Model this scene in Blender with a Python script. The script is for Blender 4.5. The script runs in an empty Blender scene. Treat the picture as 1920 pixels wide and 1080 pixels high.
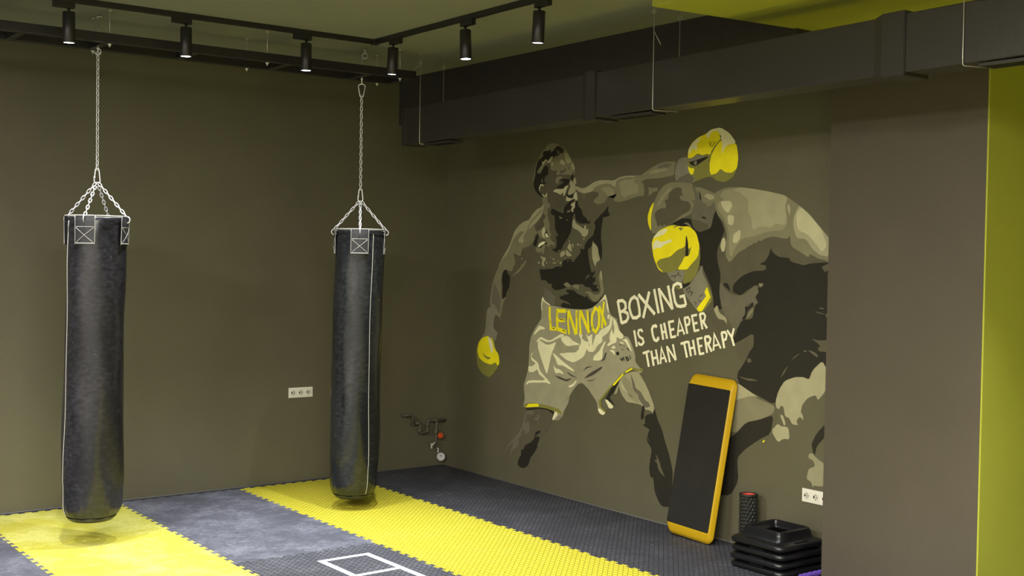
import bpy, bmesh, math, random
from mathutils import Vector, Matrix
random.seed(7)
PI = math.pi
sc = bpy.context.scene
col = sc.collection
SPOT_W = 215
SPOT_DEG = 74
FILL_W = 390
EXPOSURE = 0.0
STEP_LEAN = 9.2
STEP_ROLL = 2.0
STEP_X = -.182

# ------------------------------------------------------------------ materials
def new_mat(name, color, rough=0.6, metal=0.0, spec=0.5, noise=0.0, nscale=8.0, bump=0.0, bscale=60.0, color2=None):
    m = bpy.data.materials.new(name); m.use_nodes = True
    nt = m.node_tree; b = nt.nodes['Principled BSDF']
    b.inputs['Base Color'].default_value = (*color, 1)
    b.inputs['Roughness'].default_value = rough
    b.inputs['Metallic'].default_value = metal
    b.inputs['Specular IOR Level'].default_value = spec
    tc = nt.nodes.new('ShaderNodeTexCoord')
    n = nt.nodes.new('ShaderNodeTexNoise'); n.inputs['Scale'].default_value = nscale
    n.inputs['Detail'].default_value = 6
    nt.links.new(tc.outputs['Object'], n.inputs['Vector'])
    mx = nt.nodes.new('ShaderNodeMix'); mx.data_type = 'RGBA'
    c2 = color2 or tuple(c * (1 - noise) for c in color)
    mx.inputs[6].default_value = (*color, 1); mx.inputs[7].default_value = (*c2, 1)
    rp = nt.nodes.new('ShaderNodeMapRange')
    rp.inputs['From Min'].default_value = 0.35; rp.inputs['From Max'].default_value = 0.65
    nt.links.new(n.outputs['Fac'], rp.inputs['Value'])
    nt.links.new(rp.outputs[0], mx.inputs[0])
    nt.links.new(mx.outputs[2], b.inputs['Base Color'])
    if bump:
        n2 = nt.nodes.new('ShaderNodeTexNoise'); n2.inputs['Scale'].default_value = bscale
        n2.inputs['Detail'].default_value = 4
        nt.links.new(tc.outputs['Object'], n2.inputs['Vector'])
        bp = nt.nodes.new('ShaderNodeBump'); bp.inputs['Strength'].default_value = bump
        bp.inputs['Distance'].default_value = 0.01
        nt.links.new(n2.outputs['Fac'], bp.inputs['Height'])
        nt.links.new(bp.outputs['Normal'], b.inputs['Normal'])
    return m

def emit_mat(name, color, strength):
    m = bpy.data.materials.new(name); m.use_nodes = True
    b = m.node_tree.nodes['Principled BSDF']
    b.inputs['Base Color'].default_value = (*color, 1)
    b.inputs['Emission Color'].default_value = (*color, 1)
    b.inputs['Emission Strength'].default_value = strength
    return m

def mat_tile(name, c1, c2, tex, scuff):
    """puzzle mat foam: raised woven grid (tex) and pale scuffs (scuff)."""
    m = bpy.data.materials.new(name); m.use_nodes = True
    nt = m.node_tree; N = nt.nodes; L = nt.links; b = N['Principled BSDF']
    b.inputs['Roughness'].default_value = 0.6
    b.inputs['Specular IOR Level'].default_value = 0.35
    tc = N.new('ShaderNodeNewGeometry')
    # large wear
    n1 = N.new('ShaderNodeTexNoise'); n1.inputs['Scale'].default_value = 3.0; n1.inputs['Detail'].default_value = 8
    n1.inputs['Roughness'].default_value = 0.65
    L.new(tc.outputs['Position'], n1.inputs['Vector'])
    mp = N.new('ShaderNodeMapping'); mp.inputs['Scale'].default_value = (22, 46, 1); mp.inputs['Rotation'].default_value = (0, 0, 0.5)
    L.new(tc.outputs['Position'], mp.inputs['Vector'])
    n2 = N.new('ShaderNodeTexNoise'); n2.inputs['Scale'].default_value = 1.0; n2.inputs['Detail'].default_value = 10
    n2.inputs['Roughness'].default_value = 0.7; n2.inputs['Distortion'].default_value = 1.5
    L.new(mp.outputs[0], n2.inputs['Vector'])
    ml = N.new('ShaderNodeMath'); ml.operation = 'MULTIPLY'
    L.new(n1.outputs['Fac'], ml.inputs[0]); L.new(n2.outputs['Fac'], ml.inputs[1])
    rp = N.new('ShaderNodeMapRange'); rp.inputs['From Min'].default_value = 0.22; rp.inputs['From Max'].default_value = 0.34
    rp.inputs['To Max'].default_value = scuff
    L.new(ml.outputs[0], rp.inputs['Value'])
    mx = N.new('ShaderNodeMix'); mx.data_type = 'RGBA'
    mx.inputs[6].default_value = (*c1, 1); mx.inputs[7].default_value = (*c2, 1)
    L.new(rp.outputs[0], mx.inputs[0])
    last = mx.outputs[2]
    # woven grid
    if tex:
        mpa = N.new('ShaderNodeMapping'); mpa.inputs['Rotation'].default_value = (0, 0, -0.80)
        L.new(tc.outputs['Position'], mpa.inputs['Vector'])
        mpb = N.new('ShaderNodeMapping'); mpb.inputs['Scale'].default_value = (.32, 1, 1); L.new(mpa.outputs[0], mpb.inputs['Vector'])
        br = N.new('ShaderNodeTexBrick'); br.offset = .5; br.inputs['Scale'].default_value = 1.0
        br.inputs['Brick Width'].default_value = .0175; br.inputs['Row Height'].default_value = .031
        br.inputs['Mortar Size'].default_value = .0026; br.inputs['Mortar Smooth'].default_value = .5
        L.new(mpb.outputs[0], br.inputs['Vector'])
        inv = N.new('ShaderNodeMath'); inv.operation = 'SUBTRACT'; inv.inputs[0].default_value = 1.0; L.new(br.outputs['Fac'], inv.inputs[1])
        ab = inv; r2 = inv
        bp = N.new('ShaderNodeBump'); bp.inputs['Strength'].default_value = tex; bp.inputs['Distance'].default_value = 0.004
        L.new(r2.outputs[0], bp.inputs['Height']); L.new(bp.outputs['Normal'], b.inputs['Normal'])
        # groove shading painted in as a darker colour
        m3 = N.new('ShaderNodeMix'); m3.data_type = 'RGBA'
        m3.inputs[6].default_value = (c1[0] * .62, c1[1] * .60, c1[2] * .5, 1)
        L.new(inv.outputs[0], m3.inputs[0]); L.new(last, m3.inputs[7]); last = m3.outputs[2]
    L.new(last, b.inputs['Base Color'])
    return m

def leather(name, base, scuffc, amt, rough):
    m = bpy.data.materials.new(name); m.use_nodes = True
    nt = m.node_tree; N = nt.nodes; L = nt.links; b = N['Principled BSDF']
    b.inputs['Roughness'].default_value = rough
    b.inputs['Specular IOR Level'].default_value = 0.55
    tc = N.new('ShaderNodeTexCoord')
    mp = N.new('ShaderNodeMapping'); mp.inputs['Scale'].default_value = (3.4, 3.4, 1.5)
    L.new(tc.outputs['Object'], mp.inputs['Vector'])
    n = N.new('ShaderNodeTexNoise'); n.inputs['Scale'].default_value = 1.3; n.inputs['Detail'].default_value = 7; n.inputs['Roughness'].default_value = .6
    L.new(mp.outputs[0], n.inputs['Vector'])
    # fine cloth-like crosswise scuffs
    mp2 = N.new('ShaderNodeMapping'); mp2.inputs['Scale'].default_value = (26, 26, 44)
    L.new(tc.outputs['Object'], mp2.inputs['Vector'])
    n2 = N.new('ShaderNodeTexNoise'); n2.inputs['Scale'].default_value = 1.0; n2.inputs['Detail'].default_value = 5
    L.new(mp2.outputs[0], n2.inputs['Vector'])
    ml = N.new('ShaderNodeMath'); ml.operation = 'MULTIPLY'; L.new(n.outputs['Fac'], ml.inputs[0]); L.new(n2.outputs['Fac'], ml.inputs[1])
    rp = N.new('ShaderNodeMapRange'); rp.inputs['From Min'].default_value = .2; rp.inputs['From Max'].default_value = .40; rp.inputs['To Max'].default_value = amt
    L.new(ml.outputs[0], rp.inputs['Value'])
    # small white nicks
    v = N.new('ShaderNodeTexNoise'); v.inputs['Scale'].default_value = 38; v.inputs['Detail'].default_value = 2
    L.new(tc.outputs['Object'], v.inputs['Vector'])
    r2 = N.new('ShaderNodeMapRange'); r2.inputs['From Min'].default_value = .77; r2.inputs['From Max'].default_value = .8; r2.inputs['To Max'].default_value = .6
    L.new(v.outputs['Fac'], r2.inputs['Value'])
    mx = N.new('ShaderNodeMix'); mx.data_type = 'RGBA'; mx.inputs[6].default_value = (*base, 1); mx.inputs[7].default_value = (*scuffc, 1)
    L.new(rp.outputs[0], mx.inputs[0])
    m3 = N.new('ShaderNodeMix'); m3.data_type = 'RGBA'; m3.inputs[7].default_value = (.35, .36, .36, 1)
    L.new(r2.outputs[0], m3.inputs[0]); L.new(mx.outputs[2], m3.inputs[6])
    L.new(m3.outputs[2], b.inputs['Base Color'])
    bp = N.new('ShaderNodeBump'); bp.inputs['Strength'].default_value = .25; bp.inputs['Distance'].default_value = .006
    L.new(n.outputs['Fac'], bp.inputs['Height']); L.new(bp.outputs['Normal'], b.inputs['Normal'])
    return m

M = {}
M['wall'] = new_mat('painted_wall', (0.1108, 0.1027, 0.0626), .55, spec=.4, noise=.08, nscale=2.5, bump=.15, bscale=180)
M['pillar'] = new_mat('painted_pillar', (0.0802, 0.0680, 0.0503), .6, spec=.35, noise=.06, nscale=2.5, bump=.2, bscale=180)
M['ceil'] = new_mat('painted_ceiling', (0.245, 0.252, 0.195), .7, spec=.3, noise=.05, nscale=2)
M['beam'] = new_mat('beam_paint', (0.0440, 0.0407, 0.0374), .7, spec=.3, noise=.1)
M['duct'] = new_mat('duct_paint', (0.0312, 0.0281, 0.0242), .33, spec=.45, noise=.1, nscale=4, bump=.08, bscale=20)
M['lime'] = new_mat('lime_paint', (0.3700, 0.3848, 0.0429), .6, spec=.3, noise=.05, nscale=2)
M['sub'] = new_mat('concrete_slab', (0.05, 0.05, 0.05), .9)
M['far'] = new_mat('far_wall_paint', (0.4500, 0.4300, 0.3600), .8)
M['black'] = new_mat('black_metal', (0.018, 0.016, 0.017), .35, metal=.0, spec=.6, noise=.1)
M['steel'] = new_mat('galvanised_steel', (0.80, 0.80, 0.80), .32, metal=.55, noise=.12, nscale=30)
M['wire'] = new_mat('galvanised_wire', (0.60, 0.57, 0.50), .4, metal=.6)
M['lens'] = emit_mat('lamp_lens', (0.85, 0.92, 1.0), 14)
M['leather_l'] = leather('worn_black_leather', (0.0104, 0.0104, 0.0128), (0.0464, 0.0448, 0.0608), .5, .28)
M['leather_r'] = leather('smooth_black_leather', (0.0088, 0.0104, 0.0120), (0.0400, 0.0432, 0.0480), .5, .22)
M['thread'] = new_mat('pale_thread', (0.45, 0.44, 0.40), .6)
M['patch'] = new_mat('strap_leather', (0.022, 0.022, 0.024), .55, noise=.2)
M['lid'] = new_mat('bag_lid_lamplit', (0.2500, 0.2500, 0.2700), .6, noise=.2)  # dark leather lid; lamp light from above is painted in as pale grey
M['white_plastic'] = new_mat('white_plastic', (0.72, 0.70, 0.62), .35)
M['socket'] = new_mat('socket_plastic', (0.50, 0.49, 0.43), .4)
M['hole'] = new_mat('dark_hole', (0.004, 0.004, 0.004), 1.0, spec=0.0)
M['pipe'] = new_mat('painted_pipe', (0.0840, 0.0742, 0.0525), .6)
M['red'] = new_mat('red_orange_plastic', (0.6375, 0.0850, 0.0170), .45)
M['meter'] = new_mat('meter_white', (0.5270, 0.4930, 0.4930), .4)
M['step_y'] = new_mat('yellow_moulded_plastic', (0.5616, 0.3510, 0.0078), .38, noise=.04)
M['step_k'] = new_mat('black_rubber_tread', (0.0140, 0.0135, 0.0110), .75, spec=.3, noise=.15, bump=.2, bscale=300)
M['riser'] = new_mat('black_moulded_plastic', (0.0063, 0.0063, 0.0077), .30, spec=.45, noise=.1)
M['roller'] = new_mat('black_foam', (0.0120, 0.0135, 0.0112), .5, spec=.5, noise=.2)
M['core'] = new_mat('red_plastic_core', (0.55, 0.06, 0.04), .5)
M['purple'] = new_mat('purple_foam', (0.1105, 0.0510, 0.3570), .6)
M['tape'] = new_mat('white_tape', (0.68, 0.70, 0.76), .5, noise=.06, nscale=20)
M['dust'] = new_mat('pale_sealant_bead', (0.1500, 0.1500, 0.1500), .7)
YC = (0.50, 0.465, 0.055)
M['mat_y_worn'] = mat_tile('yellow_foam_worn', YC, (0.66, 0.64, 0.19), 0.0, .9)
M['mat_y_tex'] = mat_tile('yellow_foam_textured', (0.56, 0.50, 0.032), (0.62, 0.58, 0.065), .8, .4)
M['mat_g_worn'] = mat_tile('grey_foam_scuffed', (0.0808, 0.0833, 0.1062), (0.2125, 0.2210, 0.2635), 0.0, .75)
M['mat_g_tex'] = mat_tile('grey_foam_textured', (0.0680, 0.0706, 0.0892), (0.1700, 0.1742, 0.2040), .9, .6)
M['mat_g_dark'] = mat_tile('grey_foam_plain', (0.0413, 0.0420, 0.0525), (0.0900, 0.0915, 0.1087), .9, .6)
# mural paints
PAINT = {'M': (0.1061, 0.0959, 0.0612), 'D': (0.0204, 0.0184, 0.0136), 'DK': (0.0770, 0.0686, 0.0560), 'L0': (0.1500, 0.1387, 0.0975), 'L1': (0.2227, 0.2091, 0.1275), 'L15': (0.2970, 0.2808, 0.1710), 'L2': (0.3813, 0.3581, 0.2232), 'L3': (0.5400, 0.5100, 0.3200), 'CR': (0.8600, 0.8300, 0.5500), 'T': (0.9300, 0.8900, 0.6600), 'Y': (0.9600, 0.8400, 0.0120), 'OL': (0.2430, 0.2340, 0.0540), 'GR': (0.2376, 0.2270, 0.1628), 'G': (0.3581, 0.3395, 0.2278)}
PM = {k: new_mat('mural_paint_' + {'M': 'umber', 'D': 'soot', 'DK': 'fold_brown', 'L0': 'dark_khaki', 'L1': 'khaki', 'L15': 'light_khaki', 'L2': 'sand', 'L3': 'pale_sand', 'CR': 'cream', 'T': 'lettering_cream', 'Y': 'yellow', 'OL': 'olive', 'GR': 'grey_green', 'G': 'trunk_grey'}[k], v, .6, spec=.35, noise=.1, nscale=9) for k, v in PAINT.items()}

# ------------------------------------------------------------------ helpers
def link_mesh(name, bm, mats, parent=None, smooth=False, loc=None):
    me = bpy.data.meshes.new(name)
    bm.normal_update(); bm.to_mesh(me); bm.free()
    for m in (mats if isinstance(mats, (list, tuple)) else [mats]): me.materials.append(m)
    if smooth:
        me.shade_smooth()
    o = bpy.data.objects.new(name, me); col.objects.link(o)
    if parent: o.parent = parent
    if loc: o.location = loc
    return o

def thing(name, label, cat, loc=(0, 0, 0), rot=(0, 0, 0), group=None):
    o = bpy.data.objects.new(name, None); col.objects.link(o)
    o.empty_display_size = .05
    o.location = loc; o.rotation_euler = rot; o['label'] = label; o['category'] = cat
    if group: o['group'] = group
    return o

def tag(o, label, cat, group=None):
    o['label'] = label; o['category'] = cat
    if group: o['group'] = group
    return o

def copy_tree(o, parent=None):
    c = o.copy(); col.objects.link(c)
    if parent: c.parent = parent
    for ch in list(o.children): copy_tree(ch, c)
    return c

def structure(name, bm, m):
    o = link_mesh(name, bm, m); o['kind'] = 'structure'; return o

def box(bm, x0, x1, y0, y1, z0, z1, bev=0, mi=0):
    vs = [bm.verts.new((x, y, z)) for x in (x0, x1) for y in (y0, y1) for z in (z0, z1)]
    F = [(0, 1, 3, 2), (4, 6, 7, 5), (0, 4, 5, 1), (2, 3, 7, 6), (0, 2, 6, 4), (1, 5, 7, 3)]
    fs = [bm.faces.new([vs[i] for i in f]) for f in F]
    for f in fs: f.material_index = mi
    if bev:
        es = list({e for f in fs for e in f.edges})
        bmesh.ops.bevel(bm, geom=es, offset=bev, segments=2, affect='EDGES', profile=.6, clamp_overlap=True)
    return fs

def frame_for(d):
    d = d.normalized(); a = Vector((0, 0, 1)) if abs(d.z) < .95 else Vector((1, 0, 0))
    u = d.cross(a).normalized(); return u, d.cross(u).normalized()

def tube(bm, pts, r, seg=8, closed=False, cap=True):
    pts = [Vector(p) for p in pts]; n = len(pts); rings = []
    u = None
    for i, p in enumerate(pts):
        if closed: d = (pts[(i + 1) % n] - pts[i - 1])
        else: d = pts[min(i + 1, n - 1)] - pts[max(i - 1, 0)]
        d.normalize()
        if u is None: u, _ = frame_for(d)
        u = (u - d * u.dot(d)).normalized(); v = d.cross(u)
        rr = r[i] if isinstance(r, (list, tuple)) else r
        rings.append([bm.verts.new(p + (u * math.cos(2 * PI * k / seg) + v * math.sin(2 * PI * k / seg)) * rr) for k in range(seg)])
    m = n if closed else n - 1
    for i in range(m):
        A, B = rings[i], rings[(i + 1) % n]
        off = 0
        if closed and i == n - 1:
            off = min(range(seg), key=lambda s: (A[0].co - B[s].co).length)
        for k in range(seg):
            f = bm.faces.new((A[k], A[(k + 1) % seg], B[(k + 1 + off) % seg], B[(k + off) % seg])); f.smooth = True
    if cap and not closed:
        bm.faces.new(rings[0][::-1]); bm.faces.new(rings[-1])

def lathe(bm, prof, seg=32, cx=0, cy=0, cap=True, fn=None, mi=0):
    rings = []
    for i, (r, z) in enumerate(prof):
        ring = []
        for k in range(seg):
            a = 2 * PI * k / seg; rr = r + (fn(a, z, r) if fn else 0)
            ring.append(bm.verts.new((cx + rr * math.cos(a), cy + rr * math.sin(a), z)))
        rings.append(ring)
    for i in range(len(rings) - 1):
        for k in range(seg):
            f = bm.faces.new((rings[i][k], rings[i][(k + 1) % seg], rings[i + 1][(k + 1) % seg], rings[i + 1][k])); f.smooth = True; f.material_index = mi
    if cap:
        f = bm.faces.new(rings[0][::-1]); f.material_index = mi; f = bm.faces.new(rings[-1]); f.material_index = mi
    return rings

def chain_mesh(bm, a, b, pitch=.0288, w=.0118, wire=.0032):
    a, b = Vector(a), Vector(b); d = b - a; n = max(1, round(d.length / pitch)); p = d.length / n
    dn = d.normalized(); u, v = frame_for(dn)
    hl = p / 2 + wire * .9
    for i in range(n):
        c = a + dn * p * (i + .5); s = u if i % 2 else v
        s = (s * math.cos(.5) + (v if i % 2 else u) * (-math.sin(.5) if i % 2 else math.sin(.5))).normalized()
        pts = []
        hw = w - wire; st = hl - hw
        for k in range(5):
            t = PI * k / 4; pts.append(c + s * hw * math.cos(t) + dn * (st + hw * math.sin(t)))
        for k in range(5):
            t = PI + PI * k / 4; pts.append(c + s * hw * math.cos(t) + dn * (-st + hw * math.sin(t)))
        tube(bm, pts, wire, 6, closed=True)

# ------------------------------------------------------------------ camera
F_PX = 2231.45
C = Vector((-6.0817, -9.0919, 1.9319))
f = Vector((0.60139837, 0.79849793, -0.02685263)); r = Vector((0.79894022, -0.6012121, 0.01544461)); u = Vector((0.00381164, 0.03074201, 0.99952008))
cd = bpy.data.cameras.new('camera'); cam = bpy.data.objects.new('camera', cd); col.objects.link(cam)
cam.matrix_world = Matrix(((r.x, u.x, -f.x, C.x), (r.y, u.y, -f.y, C.y), (r.z, u.z, -f.z, C.z), (0, 0, 0, 1)))
cd.sensor_width = 36; cd.lens = F_PX / 1920 * 36; cd.clip_end = 60
sc.camera = cam

# ------------------------------------------------------------------ room shell
H = 3.484
XL, YF, XR = -11.0, -14.0, 2.6
bm = bmesh.new(); box(bm, XL, XR, YF, .2, -.12, -.02); structure('floor', bm, M['sub'])
bm = bmesh.new(); box(bm, XL, XR, YF, .2, H, H + .15); structure('ceiling', bm, M['ceil'])
bm = bmesh.new(); box(bm, XL, .2, 0, .2, -.02, H); structure('wall_back', bm, M['wall'])
bm = bmesh.new(); box(bm, 0, .2, -4.47, 0, -.02, H); structure('wall_right', bm, M['wall'])
bm = bmesh.new(); box(bm, XL - .2, XL, YF, .2, -.02, H); structure('wall_left', bm, M['far'])
bm = bmesh.new(); box(bm, XL, XR, YF - .2, YF, -.02, H); structure('wall_front', bm, M['far'])
bm = bmesh.new(); box(bm, -.2, .2, -5.50, -4.47, -.02, H); structure('wall_pillar', bm, M['pillar'])
bm = bmesh.new(); box(bm, -.198, XR, -5.51, -5.46, -.02, H); structure('wall_return', bm, M['lime'])
bm = bmesh.new(); box(bm, XR, XR + .2, YF, -5.5, -.02, H); structure('wall_far_right', bm, M['lime'])
# boxed ceiling beam running along the mural wall
bm = bmesh.new(); box(bm, -.52, .0, -4.455, 0, 3.08, H); o = structure('trim_1', bm, M['beam'])
# lime dropped ceiling
bm = bmesh.new()
zb = 3.30
P = [(-1.575, -4.335), (XR, -4.72), (XR, -9.5), (-1.62, -9.5)]
lo = [bm.verts.new((x, y, zb)) for x, y in P]; hi = [bm.verts.new((x, y, H)) for x, y in P]
bm.faces.new(lo); bm.faces.new(hi[::-1])
for i in range(4): bm.faces.new((lo[i], hi[i], hi[(i + 1) % 4], lo[(i + 1) % 4]))
bmesh.ops.recalc_face_normals(bm, faces=bm.faces)
structure('trim_2', bm, M['lime'])
# pale sealant bead where walls meet the floor
bm = bmesh.new(); tube(bm, [(-8, -.003, .001), (-.0, -.003, .001)], .004, 6); structure('trim_3', bm, M['dust'])
bm = bmesh.new(); tube(bm, [(-.003, 0, .001), (-.003, -4.46, .001)], .0035, 6); structure('trim_4', bm, M['dust'])

# ------------------------------------------------------------------ puzzle mats
PITCH = .1
def edge_profile(n=10):
    """teeth along a unit edge: list of (t, offset)."""
    out = []; a = .013
    for i in range(n):
        s = .03 + .94 * (i + .5) / n
        w = .25 / n
        t0, t1 = s - w, s + w
        e = .006
        out += [(t0 + e, -a * 0), (t0 - e, 2 * a), (t1 + e, 2 * a), (t1 - e, 0)]
    return out
PROF = edge_profile()
def tile_mesh(straight='', W=1.0, D=1.08):
    """outline: x 0..W, y 0..-D; shared zig-zag edges so that neighbours interlock."""
    g = .0012
    pts = []
    def seg(p0, p1, nx, ny, flat):
        p0 = Vector(p0); p1 = Vector(p1); pts.append(tuple(p0))
        if flat: return
        for t, o in (PROF if (p1 - p0).dot(Vector((1, 1))) > 0 else [(1 - t, o) for t, o in reversed(PROF)]):
            q = p0 + (p1 - p0) * t
            pts.append((q.x + nx * o, q.y + ny * o))
    # counter-clockwise: bottom, right, top, left ; offsets always in +x or +y direction
    seg((0, -D), (W, -D), 0, 1, 'b' in straight)
    seg((W, -D), (W, 0), 1, 0, 'r' in straight)
    seg((W, 0), (0, 0), 0, 1, 't' in straight)
    seg((0, 0), (0, -D), 1, 0, 'l' in straight)
    clean = []
    for p in pts:
        if not clean or (Vector(p) - Vector(clean[-1])).length > 1e-5: clean.append(p)
    n = len(clean)
    def inset(d):
        res = []
        for i in range(n):
            a = Vector(clean[i - 1]); b = Vector(clean[i]); c = Vector(clean[(i + 1) % n])
            d1 = (b - a).normalized(); d2 = (c - b).normalized()
            n1 = Vector((-d1.y, d1.x)); n2 = Vector((-d2.y, d2.x)); m = n1 + n2
            if m.length < .2: m = n1
            m.normalize(); k = d / max(.45, m.dot(n1)); q = b + m * k; res.append((q.x, q.y))
        return res
    bm = bmesh.new()
    lo = [bm.verts.new((x, y, -.02)) for x, y in inset(g)]
    md = [bm.verts.new((x, y, -.0025)) for x, y in inset(g)]
    hi = [bm.verts.new((x, y, 0)) for x, y in inset(g + .0022)]
    from mathutils.geometry import delaunay_2d_cdt
    for ring_, flip in ((lo, True), (hi, False)):
        co = [Vector((v.co.x, v.co.y)) for v in ring_]
        vo, eo, fo, ov, oe, of = delaunay_2d_cdt(co, [(i, (i + 1) % n) for i in range(n)], [], 1, 1e-7)
        ref = [ring_[o_[0]] if o_ else None for o_ in ov]
        for t_ in fo:
            q = [ref[i] for i in t_]
            if None in q: continue
            f_ = bm.faces.new(q); f_.normal_update()
            if (f_.normal.z > 0) == flip: f_.normal_flip()
    for A, B in ((lo, md), (md, hi)):
        for i in range(n): bm.faces.new((A[i], A[(i + 1) % n], B[(i + 1) % n], B[i]))
    me = bpy.data.meshes.new('puzzle_mat'); bm.to_mesh(me); bm.free()
    return me

XS = [-5.04, -4.035, -3.035, -2.035, -1.035]
YS = [-.07, -1.145, -2.235, -3.31, -4.385]
colname = ['grey mat beyond the yellow strip under the left bag', 'yellow mat in the strip under the left bag', 'grey mat between the two yellow strips',
           'yellow mat in the strip under the right bag', 'dark grey mat beside the mural wall']
ordn = ['first from the back wall', 'second from the back wall', 'third from the back wall', 'fourth from the back wall', 'fifth from the back wall']
gname = ['grey mats left of the strips', 'yellow mats under the left bag', 'grey mats between the strips', 'yellow mats under the right bag', 'dark mats by the mural']
cache = {}
def get_tile(kind, mat):
    key = (kind, mat)
    if key not in cache:
        me = tile_mesh({'n': '', 't': '', 'r': 'r'}[kind], 1.033 if kind == 'r' else 1.0, 1.08); me.materials.append(M[mat]); cache[key] = me
    return cache[key]
for ci, x0 in enumerate(XS):
    for ri in range(5):
        if ci == 0 and ri < 1: pass
        y0 = YS[ri]
        d = (YS[ri] - YS[ri + 1]) if ri < 4 else 1.08
        if ci in (1,): mt = 'mat_y_worn'
        elif ci == 3: mt = 'mat_y_tex'
        elif ci == 4: mt = 'mat_g_dark'
        else: mt = 'mat_g_worn' if ri < 2 else 'mat_g_tex'
        me = get_tile('r' if ci == 4 else 'n', mt)
        o = bpy.data.objects.new('puzzle_mat', me); col.objects.link(o)
        o.location = (x0, y0, 0); o.scale = (1.0 if ci else 1.005, d / 1.08, 1)
        lab = colname[ci] + ', ' + ordn[ri]
        if ci == 3 and ri == 0: lab = 'yellow textured mat behind the right punching bag, touching the back wall'
        if ci == 1 and ri == 0: lab = 'smooth yellow mat behind the left punching bag, against the back wall'
        if ci == 2 and ri == 2: lab = 'grey mat carrying the start of the white tape ladder'
        tag(o, lab, 'floor mat', gname[ci])
# edging strips against the back wall
bm = bmesh.new()
for x0, w in [(XS[0], 1.005), (XS[1], 1), (XS[2], 1), (XS[3], 1), (XS[4], 1.03)]:
    top = [(x0 + w, -.006), (x0, -.006)]
    low = [(x0, -.07)] + [(x0 + w * t, -.07 + o_ + .001) for t, o_ in PROF] + [(x0 + w, -.07)]
    P = low + top
    a = [bm.verts.new((x, y, -.02)) for x, y in P]; b = [bm.verts.new((x, y, -.001)) for x, y in P]
    bm.faces.new(a[::-1]); bm.faces.new(b)
    for i in range(len(P)): bm.faces.new((a[i], a[(i + 1) % len(P)], b[(i + 1) % len(P)], b[i]))
tag(link_mesh('mat_edging', bm, M['mat_g_dark']), 'narrow dark grey edging strip of the mats along the back wall', 'mat edging')
# remaining floor mats outside the view: one plain field toward the rest of the gym
for nm, (a0, a1, b0, b1), mt, lb in [('mat_strip', (-1.03, 2.55, -13.9, -5.5), 'mat_g_dark', 'dark grey matting running past the pillar'),
                                 ('mat_strip', (-2.03, -1.035, -13.9, -5.5), 'mat_y_tex', 'yellow matting continuing the strip of the right bag towards the gym'),
                                 ('mat_strip', (-3.03, -2.035, -13.9, -5.5), 'mat_g_tex', 'grey matting continuing between the yellow strips towards the gym'),
                                 ('mat_strip', (-4.03, -3.035, -13.9, -5.5), 'mat_y_worn', 'yellow matting continuing the strip of the left bag towards the gym'),
                                 ('mat_strip', (-5.045, -4.035, -13.9, -5.5), 'mat_g_tex', 'grey matting left of the yellow strips, towards the gym'),
                                 ('rubber_flooring', (-10.9, -5.05, -13.9, -.02), 'mat_g_tex', 'grey rubber flooring on the left side of the gym')]:
    bm = bmesh.new(); box(bm, a0, a1, b0, b1, -.02, 0)
    tag(link_mesh(nm, bm, M[mt]), lb, 'flooring')

# ------------------------------------------------------------------ white tape ladder on the mats
def strip(bm, p0, p1, w=.042, z=.0012):
    p0 = Vector((*p0, 0)); p1 = Vector((*p1, 0)); d = (p1 - p0).normalized(); n = Vector((-d.y, d.x, 0)) * w / 2
    N = 8; A = []; B = []
    for i in range(N + 1):
        q = p0 + (p1 - p0) * i / N; j = Vector((random.uniform(-.001, .001), random.uniform(-.001, .001), 0))
        A.append(bm.verts.new((q + n + j) + Vector((0, 0, z)))); B.append(bm.verts.new((q - n + j) + Vector((0, 0, z))))
    for i in range(N): bm.faces.new((B[i], B[i + 1], A[i + 1], A[i]))
    fs = bmesh.ops.extrude_face_region(bm, geom=list(bm.faces))
    for v in [g for g in fs['geom'] if isinstance(g, bmesh.types.BMVert)]: v.co.z -= .0010
    bmesh.ops.recalc_face_normals(bm, faces=bm.faces)
lad = thing('tape_ladder', 'white tape ladder marked out on the grey mats', 'tape marking', (-2.37, -2.47, 0))
for k, (a, b, z) in enumerate([((-.185, .02), (-.165, -2.6), .0012), ((.145, .012), (.175, -2.6), .0012), ((-.2, 0), (.165, .0), .0024), ((-.17, -.415), (.155, -.405), .0024), ((-.17, -.83), (.16, -.82), .0024), ((-.17, -1.25), (.165, -1.24), .0024)]):
    bm = bmesh.new(); strip(bm, a, b, .042, z); link_mesh('tape_strip', bm, M['tape'], lad)

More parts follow.
